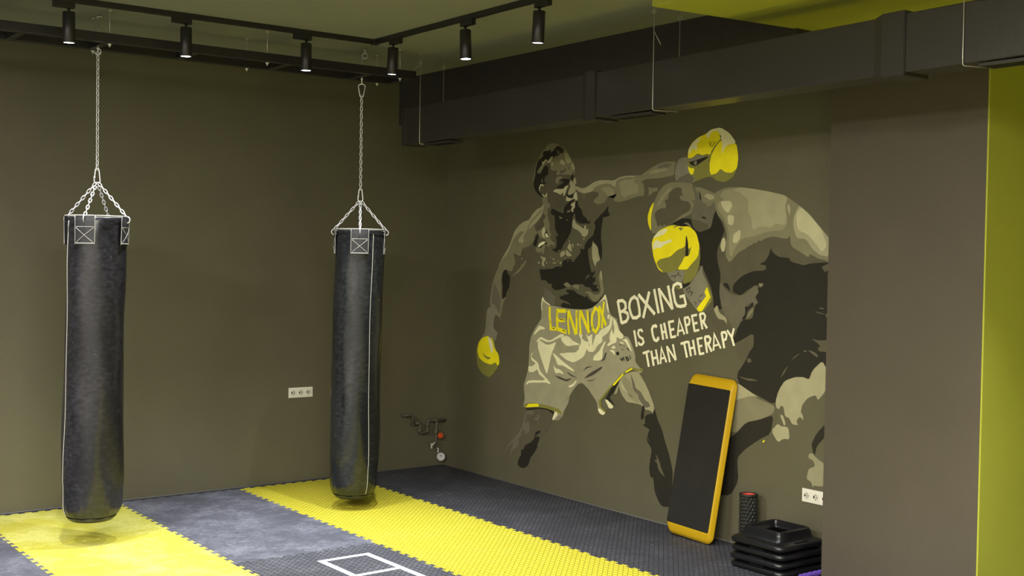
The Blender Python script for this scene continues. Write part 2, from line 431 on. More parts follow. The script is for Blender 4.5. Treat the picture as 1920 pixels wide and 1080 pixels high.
# ------------------------------------------------------------------ steel hanging frame
fr = thing('hanging_frame', 'black steel ladder frame hung below the ceiling carrying the punching bags', 'frame', (-3.5, -1.16, 3.265))
def at(px, py, pz): return (px + 3.5, py + 1.16, pz - 3.265)
def fbox(name, x0, x1, y0, y1, z0, z1, m):
    bm = bmesh.new(); a = at(x0, y0, z0); b = at(x1, y1, z1); box(bm, a[0], b[0], a[1], b[1], a[2], b[2], .003); return link_mesh(name, bm, m, fr)
fbox('long_bar', -6.4, -1.2, -1.355, -1.305, 3.268, 3.328, M['black'])
fbox('long_bar', -6.4, -1.2, -1.015, -.965, 3.268, 3.328, M['black'])
for cx in (-5.2, -4.68, -4.06, -3.53, -2.935, -2.24, -1.575, -1.225):
    fbox('cross_bar', cx - .025, cx + .025, -1.304, -1.016, 3.27, 3.325, M['black'])
for rx in (-5.9, -4.62, -3.525, -2.42, -1.33):
    for ry in (-1.33, -.99):
        bm = bmesh.new(); tube(bm, [at(rx, ry, 3.325), at(rx, ry, H - .004)], .004, 6)
        a = at(rx, ry, H - .004); lathe(bm, [(.014, H - .010 - 3.265), (.014, H - .001 - 3.265)], 12, a[0], a[1])
        ro = link_mesh('threaded_rod', bm, M['wire'], fr)
        bm = bmesh.new(); b = at(rx, ry, 0)
        lathe(bm, [(.016, -.001), (.016, -.004 + .0), (.010, -.004), (.010, -.013), (.0045, -.013), (.0045, -.022)][::-1], 6, b[0], b[1])
        link_mesh('nut', bm, M['steel'], ro)
        bm = bmesh.new(); lathe(bm, [(.011, .0601), (.011, .070)], 6, b[0], b[1]); link_mesh('nut', bm, M['steel'], ro)

# eye bolt with nothing on it and ceiling anchor
def ring(bm, c, R, r_, axis=(0, 1, 0), n=16, gap=0):
    ax = Vector(axis).normalized(); u_, v_ = frame_for(ax); c = Vector(c)
    k = n if not gap else n - gap
    tube(bm, [c + (u_ * math.cos(2 * PI * i / n) + v_ * math.sin(2 * PI * i / n)) * R for i in range(k)], r_, 6, closed=not gap)
bm = bmesh.new(); ring(bm, (0, 0, -.045), .02, .005, (.6, .8, 0)); tube(bm, [(0, 0, -.024), (0, 0, 0)], .005, 8); lathe(bm, [(.013, -.006), (.013, 0)], 6)
tag(link_mesh('eye_bolt', bm, M['steel'], loc=(-1.515, -1.12, H)), 'steel eye bolt in the ceiling above the right punching bag', 'eye bolt')
bm = bmesh.new(); ring(bm, (0, 0, -.012), .016, .005, (0, .3, 1), gap=4); lathe(bm, [(.012, -.006), (.012, 0)], 6)
tag(link_mesh('ceiling_hook', bm, M['steel'], loc=(-3.515, -1.09, H)), 'small steel hook in the ceiling above the left punching bag', 'hook')

# ------------------------------------------------------------------ track lights
tr = thing('light_track', 'black L shaped lighting track on the ceiling', 'lighting track', (-1.68, -1.55, H))
bm = bmesh.new(); box(bm, -5.2, -.017, -.017, .017, -.034, 0, .002); link_mesh('rail', bm, M['black'], tr)
bm = bmesh.new(); box(bm, -.017, .017, -7.2, -.018, -.034, 0, .002); link_mesh('rail', bm, M['black'], tr)
bm = bmesh.new(); box(bm, -.022, .022, -.022, .022, -.038, -.0345, .001); link_mesh('corner_joint', bm, M['black'], tr)

def make_spot():
    t = thing('track_light', '', 'spotlight')
    bm = bmesh.new(); box(bm, -.065, .065, -.018, .018, -.036, 0, .003); link_mesh('track_adapter', bm, M['black'], t)
    bm = bmesh.new(); tube(bm, [(.03, 0, -.034), (.03, 0, -.062)], .009, 10); link_mesh('pivot', bm, M['black'], t)
    bm = bmesh.new()
    lathe(bm, [(.034, -.058), (.0375, -.061), (.0375, -.246), (.036, -.248), (.034, -.248), (.033, -.244)], 32, .03, 0, cap=False)
    lathe(bm, [(.0001, -.058), (.034, -.058)], 32, .03, 0, cap=False)
    link_mesh('lamp_housing', bm, M['black'], t)
    bm = bmesh.new(); lathe(bm, [(.033, -.245), (.02, -.2462), (.0001, -.2465)], 32, .03, 0, cap=False); link_mesh('lens', bm, M['lens'], t)
    return t
proto = make_spot()
def spot_light(loc, tilt, power=SPOT_W, size=SPOT_DEG, blend=1.0):
    ld = bpy.data.lights.new('spot_beam', 'SPOT'); ld.energy = power; ld.spot_size = math.radians(size); ld.spot_blend = blend
    ld.shadow_soft_size = .016; ld.color = (0.93, 0.96, 1.0)
    lo = bpy.data.objects.new('spot_beam', ld); col.objects.link(lo)
    lo.location = loc; lo.rotation_euler = tilt
    return lo
SP = [(-3.88, -1.55, 0, (0.03, -.02, 0), 'leftmost black cylinder spotlight, hanging over the left punching bag'),
      (-3.13, -1.55, 0, (0.0, .0, 0), 'black cylinder spotlight on the track between the two bags, just right of the left bag'),
      (-2.26, -1.55, 0, (0, -.0, 0), 'black cylinder spotlight on the track just left of the right bag chain'),
      (-1.68, -1.84, PI / 2, (.0, -.07, 0), 'tilted black cylinder spotlight nearest the corner of the track'),
      (-1.68, -2.73, PI / 2, (-.0, .05, 0), 'black cylinder spotlight on the mural side rail, middle of three'),
      (-1.68, -3.51, PI / 2, (.0, -.06, 0), 'black cylinder spotlight beside the lime dropped ceiling')]
for i, (x, y, rz, tl, lab) in enumerate(SP):
    o = proto if i == 0 else copy_tree(proto)
    o.location = (x, y, H - .034); o.rotation_euler = (0, 0, rz)
    o['label'] = lab; o['group'] = 'black track spotlights'
    for ch in o.children:
        if ch.name.startswith(('lamp_housing', 'lens', 'pivot')):
            ch.location = (0, 0, 0); ch.rotation_euler = tl
    m = Matrix.Translation((x, y, H - .034)) @ Matrix.Rotation(rz, 4, 'Z') @ Matrix.Rotation(tl[1], 4, 'Y') @ Matrix.Rotation(tl[0], 4, 'X')
    p = m @ Vector((.03, 0, -.262)); lo = spot_light(p, m.to_euler())
for x, y in [(-4.9, -1.55), (-5.8, -1.55), (-1.68, -4.75), (-1.68, -5.9), (-1.68, -7.2)]:
    spot_light((x, y, 3.2), (0, 0, 0))
for x, y in [(-.7, -6.4), (-.7, -7.9), (.9, -7.2)]:  # unseen spots added to bounce light off the floor onto the lime soffit
    spot_light((x, y, 3.15), (0, 0, 0), SPOT_W * 1.5)
# unseen area lamps, added as ambient fill for the walls
for (x, y, e) in [(-7.6, -4.2, FILL_W * 1.15), (-7.9, -7.4, FILL_W * 1.3), (-4.6, -6.8, FILL_W * .75), (-4.6, -10.4, FILL_W * .4), (-8.4, -10.8, FILL_W * 1.2)]:
    ld = bpy.data.lights.new('ambient_fill', 'AREA'); ld.energy = e; ld.size = 1.5; ld.size_y = 1.0; ld.shape = 'RECTANGLE'; ld.color = (1.0, .95, .86)
    lo = bpy.data.objects.new('ambient_fill', ld); col.objects.link(lo); lo.location = (x, y, H - .05)

# ------------------------------------------------------------------ punching bags
def bag(x, y, ztop, zbot, R, zhook, zapex, phis, seam_phi, lean, mat, label, waist, carabiner_top):
    t = thing('punching_bag', label, 'punching bag', (x, y, 0))
    thc = math.atan2(-9.09 - y, -6.08 - x)
    def lx(z): return lean * (ztop - z) / (ztop - zbot)
    ph = [random.uniform(0, 6.28) for _ in range(8)]
    def fn(a, z, r_):
        k = min(1, max(0, (ztop - z) / .1)) * min(1, max(0, (z - zbot) / .1))
        d = .004 * math.sin(2 * a + ph[0] + z * 2.1) + .003 * math.sin(3 * a + ph[1] - z * 4) + .002 * math.sin(5 * a + ph[2] + z * 9)
        # gathered folds under the straps and above the bottom seam
        tf = max(0, 1 - (ztop - z) / .30); bf = max(0, 1 - (z - zbot) / .16)
        d += .006 * tf * math.cos(4 * (a - thc - math.radians(phis[0])))
        d += .0050 * bf * math.sin(23 * a + ph[3]) * (1 if z > zbot + .01 else 0) + .003 * bf * math.sin(37 * a + ph[4])
        return d * k
    bm = bmesh.new(); prof = []
    hh = ztop - zbot
    prof.append((.0005, zbot)); prof.append((R * .45, zbot + .002)); prof.append((R * .72, zbot + .012)); prof.append((R * .80, zbot + .026)); prof.append((R * .84, zbot + .040)); prof.append((R * .835, zbot + .045))
    for s, q in ((.050, .87), (.07, .925), (.10, .975), (.14, 1.0), (.24, 1.015)): prof.append((R * q, zbot + s))
    n = 40
    for i in range(1, n + 1):
        z = zbot + .24 + (hh - .30) * i / n
        prof.append((R * (1.015 + waist(i / n)), z))
    prof.append((R * (.985 + waist(1)), ztop - .03)); prof.append((R * .98, ztop - .012)); prof.append((R * .95, ztop - .006))
    rings = lathe(bm, prof, 96, 0, 0, cap=False, fn=fn)
    for v in bm.verts: v.co.x += lx(v.co.z)
    link_mesh('bag_body', bm, mat, t)
    bm = bmesh.new(); lathe(bm, [(.001, ztop - .03), (R * .5, ztop - .022), (R * .93, ztop - .008)], 48, 0, 0, cap=False, fn=lambda a, z, r_: .004 * math.sin(5 * a + ph[5])); link_mesh('bag_lid', bm, M['lid'], t)
    # bottom stitched seam
    bm = bmesh.new()
    tube(bm, [(lx(zbot) + (R * .84 + fn(a, zbot + .043, 0) + .0005) * math.cos(a), (R * .84 + fn(a, zbot + .043, 0)) * math.sin(a), zbot + .043 + .003 * math.sin(9 * a)) for a in [2 * PI * k / 72 for k in range(72)]], .0022, 5, closed=True)
    link_mesh('bottom_seam', bm, M['hole'], t)
    # vertical piping
    bm = bmesh.new(); a = thc + math.radians(seam_phi); pts = []
    for (rr, z) in prof[6:-2]:
        aa = a + .05 * math.sin(z * 3 + ph[6]); q = rr + fn(aa, z, rr) + .0008
        pts.append((lx(z) + q * math.cos(aa), q * math.sin(aa), z))
    tube(bm, pts, .0022, 6); link_mesh('piping', bm, M['thread'], t)
    # straps
    Rr = R + .012
    for phi in phis:
        a0 = thc + math.radians(phi); sp = t
        w = .066 / Rr; N = 10; bm = bmesh.new(); rows = []
        for z, dr in ((ztop + .004, .002), (ztop - .03, .004), (ztop - .09, .002), (ztop - .14, -.001), (ztop - .185, -.002)):
            rows.append([(Rr + dr, a0 - w + 2 * w * k / N, z) for k in range(N + 1)])
        def pt(r_, a_, z_): return (lx(z_) + r_ * math.cos(a_), r_ * math.sin(a_), z_)
        A = [[bm.verts.new(pt(r_, a_, z_)) for r_, a_, z_ in row] for row in rows]
        B = [[bm.verts.new(pt(r_ - .005, a_, z_)) for r_, a_, z_ in row] for row in rows]
        for i in range(len(A) - 1):
            for k in range(N):
                bm.faces.new((A[i][k], A[i][k + 1], A[i + 1][k + 1], A[i + 1][k])); bm.faces.new((B[i][k], B[i + 1][k], B[i + 1][k + 1], B[i][k + 1]))
        for i in range(len(A) - 1):
            for k in (0, N): bm.faces.new((A[i][k], A[i + 1][k], B[i + 1][k], B[i][k]))
        for k in range(N):
            for i in (0, len(A) - 1): bm.faces.new((A[i][k], A[i][k + 1], B[i][k + 1], B[i][k]))
        bmesh.ops.recalc_face_normals(bm, faces=bm.faces)
        so = link_mesh('strap', bm, M['patch'], t)
        bm = bmesh.new()
        def line(z0, s0, z1, s1, r_=.0014):
            tube(bm, [pt(Rr + .0045 - .004 * min(1, (ztop - (z0 + (z1 - z0) * k / 10)) / .185), a0 + (s0 + (s1 - s0) * k / 10) * w, z0 + (z1 - z0) * k / 10) for k in range(11)], r_, 5)
        line(ztop - .075, -.88, ztop - .172, .88); line(ztop - .075, .88, ztop - .172, -.88)
        line(ztop - .07, -.9, ztop - .07, .9); line(ztop - .176, -.97, ztop - .176, .97, .0026)
        line(ztop - .185, -.99, ztop, -.99, .0016); line(ztop - .185, .99, ztop, .99, .0016)
        link_mesh('stitching', bm, M['thread'], so)
    # rim
    bm = bmesh.new(); tube(bm, [(Rr * math.cos(a), Rr * math.sin(a), ztop + .004) for a in [2 * PI * k / 64 for k in range(64)]], .0035, 6, closed=True); link_mesh('rim_piping', bm, M['thread'], t)  # pale rim colour also stands in for lamp light on it
    # strap chains
    apex = (0, 0, zapex)
    for phi in phis:
        a0 = thc + math.radians(phi); e = (Rr * math.cos(a0), Rr * math.sin(a0), ztop + .002)
        bm = bmesh.new(); chain_mesh(bm, (e[0] * .04, e[1] * .04, zapex), e, .030, .0115, .0033)
        ring(bm, (e[0] * 1.01, e[1] * 1.01, ztop - .018), .020, .0035, (-math.sin(a0), math.cos(a0), 0))
        link_mesh('strap_chain', bm, M['steel'], t)
    # snap hook
    def snap(zb_, zt_, ang):
        bm = bmesh.new(); L_ = zt_ - zb_; pts = []
        cx, sy = math.cos(ang), math.sin(ang)
        for k in range(9):
            tt = PI + PI * k / 8; pts.append((.019 * math.cos(tt), zb_ + .019 + .019 * math.sin(tt)))
        for k in range(9):
            tt = PI * k / 8; pts.append((.011 * math.cos(tt), zt_ - .011 + .011 * math.sin(tt)))
        tube(bm, [(a_ * cx, a_ * sy, z_) for a_, z_ in pts], .0042, 8, closed=True)
        tube(bm, [(-.019 * cx, -.019 * sy, zb_ + .03), (-.0155 * cx, -.0155 * sy, zb_ + .048)], .0062, 8)
        return link_mesh('snap_hook', bm, M['steel'], t)
    angc = thc + PI / 2
    snap(zapex - .005, zapex + .095, angc)
    top = zhook
    if carabiner_top:
        bm = None; bm2 = bmesh.new(); L0 = zhook
        # inverted pear at the top
        pts = []
        for k in range(9):
            tt = PI * k / 8; pts.append((.026 * math.cos(tt), zhook - .03 + .022 * math.sin(tt)))
        for k in range(9):
            tt = PI + PI * k / 8; pts.append((.013 * math.cos(tt), zhook - .095 + .011 * math.sin(tt)))
        cx, sy = math.cos(angc), math.sin(angc)
        tube(bm2, [(a_ * cx, a_ * sy, z_) for a_, z_ in pts], .0045, 8, closed=True)
        link_mesh('snap_hook', bm2, M['steel'], t); top = zhook - .095
    bm = bmesh.new(); chain_mesh(bm, (0, 0, top), (0, 0, zapex + .085), .0288, .0120, .0033); link_mesh('hanging_chain', bm, M['steel'], t)
    bm = bmesh.new(); tube(bm, [(0, 0, zhook - .008), (0, 0, 3.42)], .0045, 8); lathe(bm, [(.010, 3.248), (.010, 3.262)], 6)
    if not carabiner_top: ring(bm, (0, 0, zhook - .002), .020, .004, (-.6, -.8, 0), gap=3)
    link_mesh('hanger_bolt', bm, M['steel'], t)
    return t
bag(-3.545, -1.16, 2.148, .135, .188, 3.235, 2.372, (-22, 68, 158, 248), -68, -.025, M['leather_l'],
    'scuffed black leather punching bag hanging over the smooth yellow strip', lambda s: .02 * math.cos(s * PI) + .012 * math.sin(s * 9), False)
bag(-1.562, -1.16, 2.112, .070, .181, 3.225, 2.330, (0, 90, 180, 270), 33, -.035, M['leather_r'],
    'black punching bag with pale piping hanging over the textured yellow strip', lambda s: .005 + .035 * math.exp(-((s - .12) / .16) ** 2) - .02 * s, True)

# ------------------------------------------------------------------ air duct
SL = .0118
def sz(y): return (-1.0 - y) * SL
dt = thing('air_duct', 'brown painted rectangular air duct hung under the ceiling along the mural wall', 'air duct', (-1.015, -1.0, 2.795))
DX0, DX1 = -.085, .095
def duct_box(y0, y1, grow, z0=0, z1=.285):
    bm = bmesh.new(); box(bm, DX0 - grow, DX1 + grow, y0, y1, z0 - grow, z1 + grow, .006)
    for v in bm.verts: v.co.z += -v.co.y * SL
    return bm
for a, b in ((-.004, -2.33), (-2.331, -4.60), (-4.601, -7.2)):
    link_mesh('duct_section', duct_box(b, a, 0), M['duct'], dt)
def coupling(ya, yb):
    bm = bmesh.new(); g0, g1 = .001, .014
    rings = []
    for y, g in ((ya, g0), (ya - .05, g1), (yb, g1), (yb, g0)):
        rings.append([bm.verts.new((x, y, z - y * SL)) for x, z in ((DX0 - g, -g), (DX1 + g, -g), (DX1 + g, .285 + g), (DX0 - g, .285 + g))])
    for i in range(3):
        for k in range(4): bm.faces.new((rings[i][k], rings[i][(k + 1) % 4], rings[i + 1][(k + 1) % 4], rings[i + 1][k]))
    bmesh.ops.recalc_face_normals(bm, faces=bm.faces); bmesh.ops.bevel(bm, geom=[e for e in bm.edges if e.calc_face_angle(0) > .8], offset=.004, segments=2, affect='EDGES')
    link_mesh('duct_coupling', bm, M['duct'], dt)
coupling(-2.20, -2.335); coupling(-4.43, -4.61)
bm = bmesh.new()
for y, g in ((0.0, .006), (-.05, .006)): pass
box(bm, DX0 - .006, DX1 + .006, -.055, 0, -.006, .291, .004); link_mesh('end_cap', bm, M['duct'], dt)
def diffuser(y0, y1):
    fr_ = None; bm = bmesh.new(); ymid = (y0 + y1) / 2; zc = -ymid * SL
    x0, x1 = -.06, .06
    for (a0, a1, b0, b1) in ((x0, x1, y0, y0 + .018), (x0, x1, y1 - .018, y1), (x0, x0 + .014, y0 + .019, y1 - .019), (x1 - .014, x1, y0 + .019, y1 - .019)):
        box(bm, a0, a1, b0, b1, zc - .020, zc - .0045, .001)
    df = link_mesh('diffuser', bm, M['duct'], dt)
    bm = bmesh.new()
    for k in range(7):
        xx = x0 + .022 + k * (x1 - x0 - .044) / 6
        box(bm, xx - .0015, xx + .0015, y0 + .02, y1 - .02, zc - .018, zc - .005)
    link_mesh('louvre', bm, M['black'], df)
    bm = bmesh.new(); box(bm, x0 + .015, x1 - .015, y0 + .02, y1 - .02, zc - .0044, zc - .003); link_mesh('opening', bm, M['hole'], df)
diffuser(-.64, -.28); diffuser(-2.82, -2.44); diffuser(-5.35, -4.98)
def hanger(y, front=True, zt=None, tail=None):
    bm = bmesh.new(); z = -y * SL; zt = zt or (H - 2.795)
    x = DX0 - .006
    tube(bm, [(x, y, zt), (x, y, z + .03), (x + .001, y, z - .004), (x + .012, y - .002, z - .009), (DX1 - .02, y - .05, z - .009)], .0027, 6)
    ring(bm, (x, y, zt - .07), .010, .0022, (.6, .8, 0)); lathe(bm, [(.009, zt - .006), (.009, zt)], 8, x, y)
    if tail: tube(bm, [(x, y, tail[2]), (x + tail[0], y + tail[1], tail[2] + tail[3])], .0022, 5)
    link_mesh('hanger_wire', bm, M['wire'], dt)
    bm = bmesh.new(); x = DX1 + .03
    tube(bm, [(x, y - .0, zt), (x, y, z + .287), (x - .05, y, z + .288)], .0024, 6); ring(bm, (x, y, zt - .08), .010, .002, (.6, .8, 0))
    link_mesh('hanger_wire', bm, M['wire'], dt)
hanger(-.265, tail=(-.045, .02, .60, -.03)); hanger(-2.86, zt=.685, tail=(.03, -.03, .50, -.085)); hanger(-4.92, zt=.500, tail=(-.02, -.11, .355, -.022))

# ------------------------------------------------------------------ power outlets
def outlet(name, loc, rot, label):
    t = thing('power_outlet', label, 'power outlet', loc, rot)
    # local: x to the viewer's right along the wall, -y out of the wall, z up
    bm = bmesh.new(); box(bm, 0, .224, -.010, 0, 0, .086, .003); link_mesh('face_plate', bm, M['white_plastic'], t)
    for k in range(3):
        cx = .041 + k * .071; cz = .043
        bm = bmesh.new(); box(bm, cx - .0275, cx + .0275, -.0135, -.0102, cz - .0275, cz + .0275, .001)
        # round well
        n = 28; R_ = .0205
        prof = [(R_ + .0015, -.0139), (R_, -.0139), (R_ - .001, -.0136)]
        rings = [[bm.verts.new((cx + q * math.cos(2 * PI * i / n), yy, cz + q * math.sin(2 * PI * i / n))) for i in range(n)] for q, yy in prof]
        for a_ in range(2):
            for i in range(n): bm.faces.new((rings[a_][i], rings[a_][(i + 1) % n], rings[a_ + 1][(i + 1) % n], rings[a_ + 1][i]))
        so = link_mesh('socket', bm, M['white_plastic'], t)
        bm = bmesh.new(); vs = [bm.verts.new((cx + .0192 * math.cos(2 * PI * i / n), -.01375, cz + .0192 * math.sin(2 * PI * i / n))) for i in range(n)]
        bm.faces.new(vs); link_mesh('socket_well', bm, M['socket'], so)
        bm = bmesh.new()
        for dx in (-.0095, .0095):
            vs = [bm.verts.new((cx + dx + .0032 * math.cos(2 * PI * i / 12), -.01395, cz + .0032 * math.sin(2 * PI * i / 12))) for i in range(12)]; bm.faces.new(vs)
        for dz in (-.0165, .0165):
            box(bm, cx - .003, cx + .003, -.0142, -.0138, cz + dz - .002, cz + dz + .002)
        box(bm, cx - .019, cx - .012, -.0141, -.0138, cz - .008, cz + .009)
        link_mesh('pin_hole', bm, M['hole'], so)
    return t
outlet('a', (-1.571, 0, .709), (0, 0, 0), 'white triple power outlet on the back wall between the two punching bags')
outlet('b', (0, -4.155, .389), (0, 0, -PI / 2), 'white triple power outlet low on the mural wall beside the pillar')

# ------------------------------------------------------------------ water pipes in the corner
wp = thing('water_pipe', 'wall-painted water pipes low in the corner with a valve and a small white meter', 'pipe', (-.2, 0, .3))
def wpt(x, z, y=-.045): return (x + .2, y, z - .3)
def ptube(pts, r_, name='pipe', m='pipe', par=wp, y=-.045):
    bm = bmesh.new(); P_ = [Vector(wpt(*p, y)) for p in pts]; fine = [P_[0]]
    for i in range(1, len(P_) - 1):
        d = min(.012, (P_[i] - P_[i - 1]).length / 3, (P_[i + 1] - P_[i]).length / 3)
        fine += [P_[i] + (P_[i - 1] - P_[i]).normalized() * d, P_[i] + (P_[i + 1] - P_[i]).normalized() * d]
    fine.append(P_[-1]); tube(bm, fine, r_, 10); return bm
bm = ptube([(-.449, .488), (-.395, .492), (-.363, .480), (-.348, .405)], .012)
tube(bm, [(-.449 + .2, 0, .188), (-.449 + .2, -.045, .188)], .012, 10); tube(bm, [wpt(-.348, .405), (-.148, 0, .10)], .012, 10)
link_mesh('pipe', bm, M['pipe'], wp)
bm = ptube([(-.334, .409), (-.282, .414), (-.284, .385), (-.286, .331), (-.271, .318), (-.215, .326), (-.204, .34), (-.205, .394), (-.194, .428), (-.147, .425), (-.011, .420)], .012)
for (x, z) in ((-.30, .412), (-.286, .34), (-.205, .39), (-.115, .424), (-.205, .335)):
    a = Vector(wpt(x, z)); bmesh.ops.create_uvsphere(bm, u_segments=12, v_segments=8, radius=.018, matrix=Matrix.Translation(a))
link_mesh('pipe', bm, M['pipe'], wp, smooth=True)
bm = ptube([(-.100, .422), (-.106, .372), (-.108, .262), (-.112, .17)], .011); lathe(bm, [(.016, .0), (.019, .005), (.019, .04), (.016, .045)], 12, .09, -.045)
for v in bm.verts: pass
link_mesh('pipe', bm, M['pipe'], wp)
bm = bmesh.new(); c = Vector(wpt(-.088, .288, -.085)); n = 48
out = [];
for k in range(n):
    a = 2 * PI * k / n; R_ = .025 + .0035 * math.cos(6 * a)
    out.append((c.x + R_ * math.cos(a), c.z + R_ * math.sin(a)))
A = [bm.verts.new((x, c.y - .006, z)) for x, z in out]; B = [bm.verts.new((x, c.y + .006, z)) for x, z in out]
bm.faces.new(A); bm.faces.new(B[::-1])
for k in range(n): bm.faces.new((A[k], B[k], B[(k + 1) % n], A[(k + 1) % n]))
tube(bm, [(c.x, c.y - .009, c.z), (c.x, -.05, c.z)], .004, 8)
v_ = link_mesh('valve_handle', bm, M['red'], wp); v_['label'] = 'red orange hexagonal valve handle'
bm = bmesh.new(); box(bm, .024, .037, -.07, -.058, -.128, -.080, .003); tube(bm, [(.031, -.064, -.10), (.085, -.045, -.075)], .009, 8); link_mesh('lever', bm, M['socket'], wp)
bm = bmesh.new(); a = Vector((.115, -.055, -.134)); tube(bm, [(.088, -.045, -.13), a], .005, 8); tube(bm, [a, (.105, -.06, -.157), (.105, -.06, -.175)], .006, 8); link_mesh('fitting', bm, M['steel'], wp)
bm = bmesh.new()
ax = Vector((-.45, -.9, 0)).normalized(); cen = Vector((.133, -.065, -.210))
def disc(bm, c0, ax, prof, seg=32):
    u_, v_2 = frame_for(ax); rings = [[bm.verts.new(c0 + ax * h + (u_ * math.cos(2 * PI * i / seg) + v_2 * math.sin(2 * PI * i / seg)) * q) for i in range(seg)] for q, h in prof]
    for i in range(len(rings) - 1):
        for k in range(seg): bm.faces.new((rings[i][k], rings[i][(k + 1) % seg], rings[i + 1][(k + 1) % seg], rings[i + 1][k]))
    bm.faces.new(rings[0][::-1]); bm.faces.new(rings[-1]); bmesh.ops.recalc_face_normals(bm, faces=bm.faces)
disc(bm, cen - ax * .02, ax, [(.030, -.02), (.034, -.015), (.034, .006), (.031, .008), (.031, .012), (.037, .014), (.038, .032), (.034, .036), (.028, .036), (.027, .031)])
mt = link_mesh('meter', bm, M['meter'], wp); mt['label'] = 'round white water meter'
bm = bmesh.new(); u_, v_2 = frame_for(ax); cc = cen + ax * .0125
for sgn in (0,):
    pts = [(-.012, .012), (.012, .016), (.016, .004), (-.004, .004)]
    bm.faces.new([bm.verts.new(cc + Vector((1, 0, 0)) * p[0] * .9 + Vector((0, 0, 1)) * p[1] - ax * 0) for p in pts])
    pts = [(.004, -.002), (.016, -.002), (.014, -.018), (.006, -.010)]
    bm.faces.new([bm.verts.new(cc + Vector((1, 0, 0)) * p[0] * .9 + Vector((0, 0, 1)) * p[1]) for p in pts])
link_mesh('dial_mark', bm, M['hole'], mt)

# ------------------------------------------------------------------ step board leaning on the mural wall
def rrect(L_, W_, r_, z, n=6):
    pts = []
    for sx, sy, a0 in ((1, 1, 0), (-1, 1, PI / 2), (-1, -1, PI), (1, -1, 3 * PI / 2)):
        for k in range(n + 1):
            a = a0 + PI / 2 * k / n; pts.append((sx * (L_ / 2 - r_) + r_ * math.cos(a), sy * (W_ / 2 - r_) + r_ * math.sin(a), z))
    return pts
def loft(bm, rings, cap0=True, cap1=True, smooth=False):
    R_ = [[bm.verts.new(p) for p in rg] for rg in rings]; n = len(R_[0])
    for i in range(len(R_) - 1):
        for k in range(n):
            f_ = bm.faces.new((R_[i][k], R_[i][(k + 1) % n], R_[i + 1][(k + 1) % n], R_[i + 1][k])); f_.smooth = smooth
    if cap0: bm.faces.new(R_[0][::-1])
    if cap1: bm.faces.new(R_[-1])
al = math.radians(STEP_LEAN); rho = math.radians(STEP_ROLL)
Lv = Vector((math.sin(al), 0, math.cos(al))); Wv = Vector((0, -1, 0)); Nv = Vector((-math.cos(al), 0, math.sin(al)))
L2 = Lv * math.cos(rho) + Wv * math.sin(rho); W2 = Wv * math.cos(rho) - Lv * math.sin(rho)
SLn, SW = 1.125, .43
st = thing('step_platform', 'yellow exercise step board with a black tread leaning upright against the mural wall', 'exercise step')
base = Vector((STEP_X, -3.555, .001))   # lower back corner nearest the pillar
ctr = base + L2 * SLn / 2 - W2 * SW / 2
st.matrix_world = Matrix(((L2.x, W2.x, Nv.x, ctr.x), (L2.y, W2.y, Nv.y, ctr.y), (L2.z, W2.z, Nv.z, ctr.z), (0, 0, 0, 1)))
bm = bmesh.new()
loft(bm, [rrect(SLn - .01, SW - .006, .05, 0), rrect(SLn, SW, .055, .004), rrect(SLn, SW, .055, .014), rrect(SLn - .008, SW - .004, .052, .016), rrect(SLn - .010, SW - .006, .05, .019),
          rrect(SLn - .045, SW - .014, .045, .029), rrect(SLn - .130, SW - .026, .022, .044), rrect(SLn - .146, SW - .032, .016, .046)], smooth=True)
for e in bm.edges: pass
so = link_mesh('step_body', bm, M['step_y'], st)
bm = bmesh.new(); loft(bm, [rrect(SLn - .150, SW - .034, .012, .0455), rrect(SLn - .150, SW - .034, .012, .0475), rrect(SLn - .154, SW - .040, .010, .049)])
for v in bm.verts: v.co.y += -.003
tr_ = link_mesh('tread', bm, M['step_k'], st); tr_['label'] = 'flat black rubber tread'

# ------------------------------------------------------------------ stacked risers
def make_riser():
    t = thing('step_riser', '', 'step riser')
    bm = bmesh.new(); S = .434
    R_ = []
    for q, z, rad in ((.405, .0, .05), (.425, .001, .055), (S, .008, .06), (S + .004, .018, .06), (S - .004, .029, .058), (.405, .036, .05), (.36, .041, .045), (.335, .047, .04), (.312, .085, .035), (.300, .100, .032), (.288, .106, .03), (.266, .106, .02), (.262, .100, .02), (.258, .055, .02)):
        R_.append(rrect(q, q, rad, z))
    loft(bm, R_, cap0=False, cap1=True, smooth=True)
    link_mesh('riser_body', bm, M['riser'], t)
    bm = bmesh.new(); loft(bm, [rrect(.250, .250, .02, .0555), rrect(.250, .250, .02, .0575)]); link_mesh('well_shade', bm, M['hole'], t)  # black plate stands in for the shade inside the open well
    for ang in range(4):
        bm = bmesh.new(); box(bm, -.055, .055, .176, .198, .036, .0435, .002)
        bmesh.ops.transform(bm, matrix=Matrix.Rotation(ang * PI / 2, 4, 'Z'), verts=bm.verts)
        link_mesh('locking_tab', bm, M['riser'], t)
    return t
rp = make_riser()
labs = ['lowest black plastic step riser of the stack, resting on the floor', 'second black plastic step riser up from the floor in the stack',
        'third black plastic step riser up from the floor in the stack', 'top black plastic step riser of the stack, with its square well open']
for k in range(4):
    o = rp if k == 0 else copy_tree(rp)
    o.location = (-.252 + (.003, -.002, .004, .0)[k], -4.165 + (.0, .002, -.003, .001)[k], .052 * k + .001); o.rotation_euler = (0, 0, (0, .01, -.008, .0)[k])
    o['label'] = labs[k]; o['group'] = 'stacked black step risers'

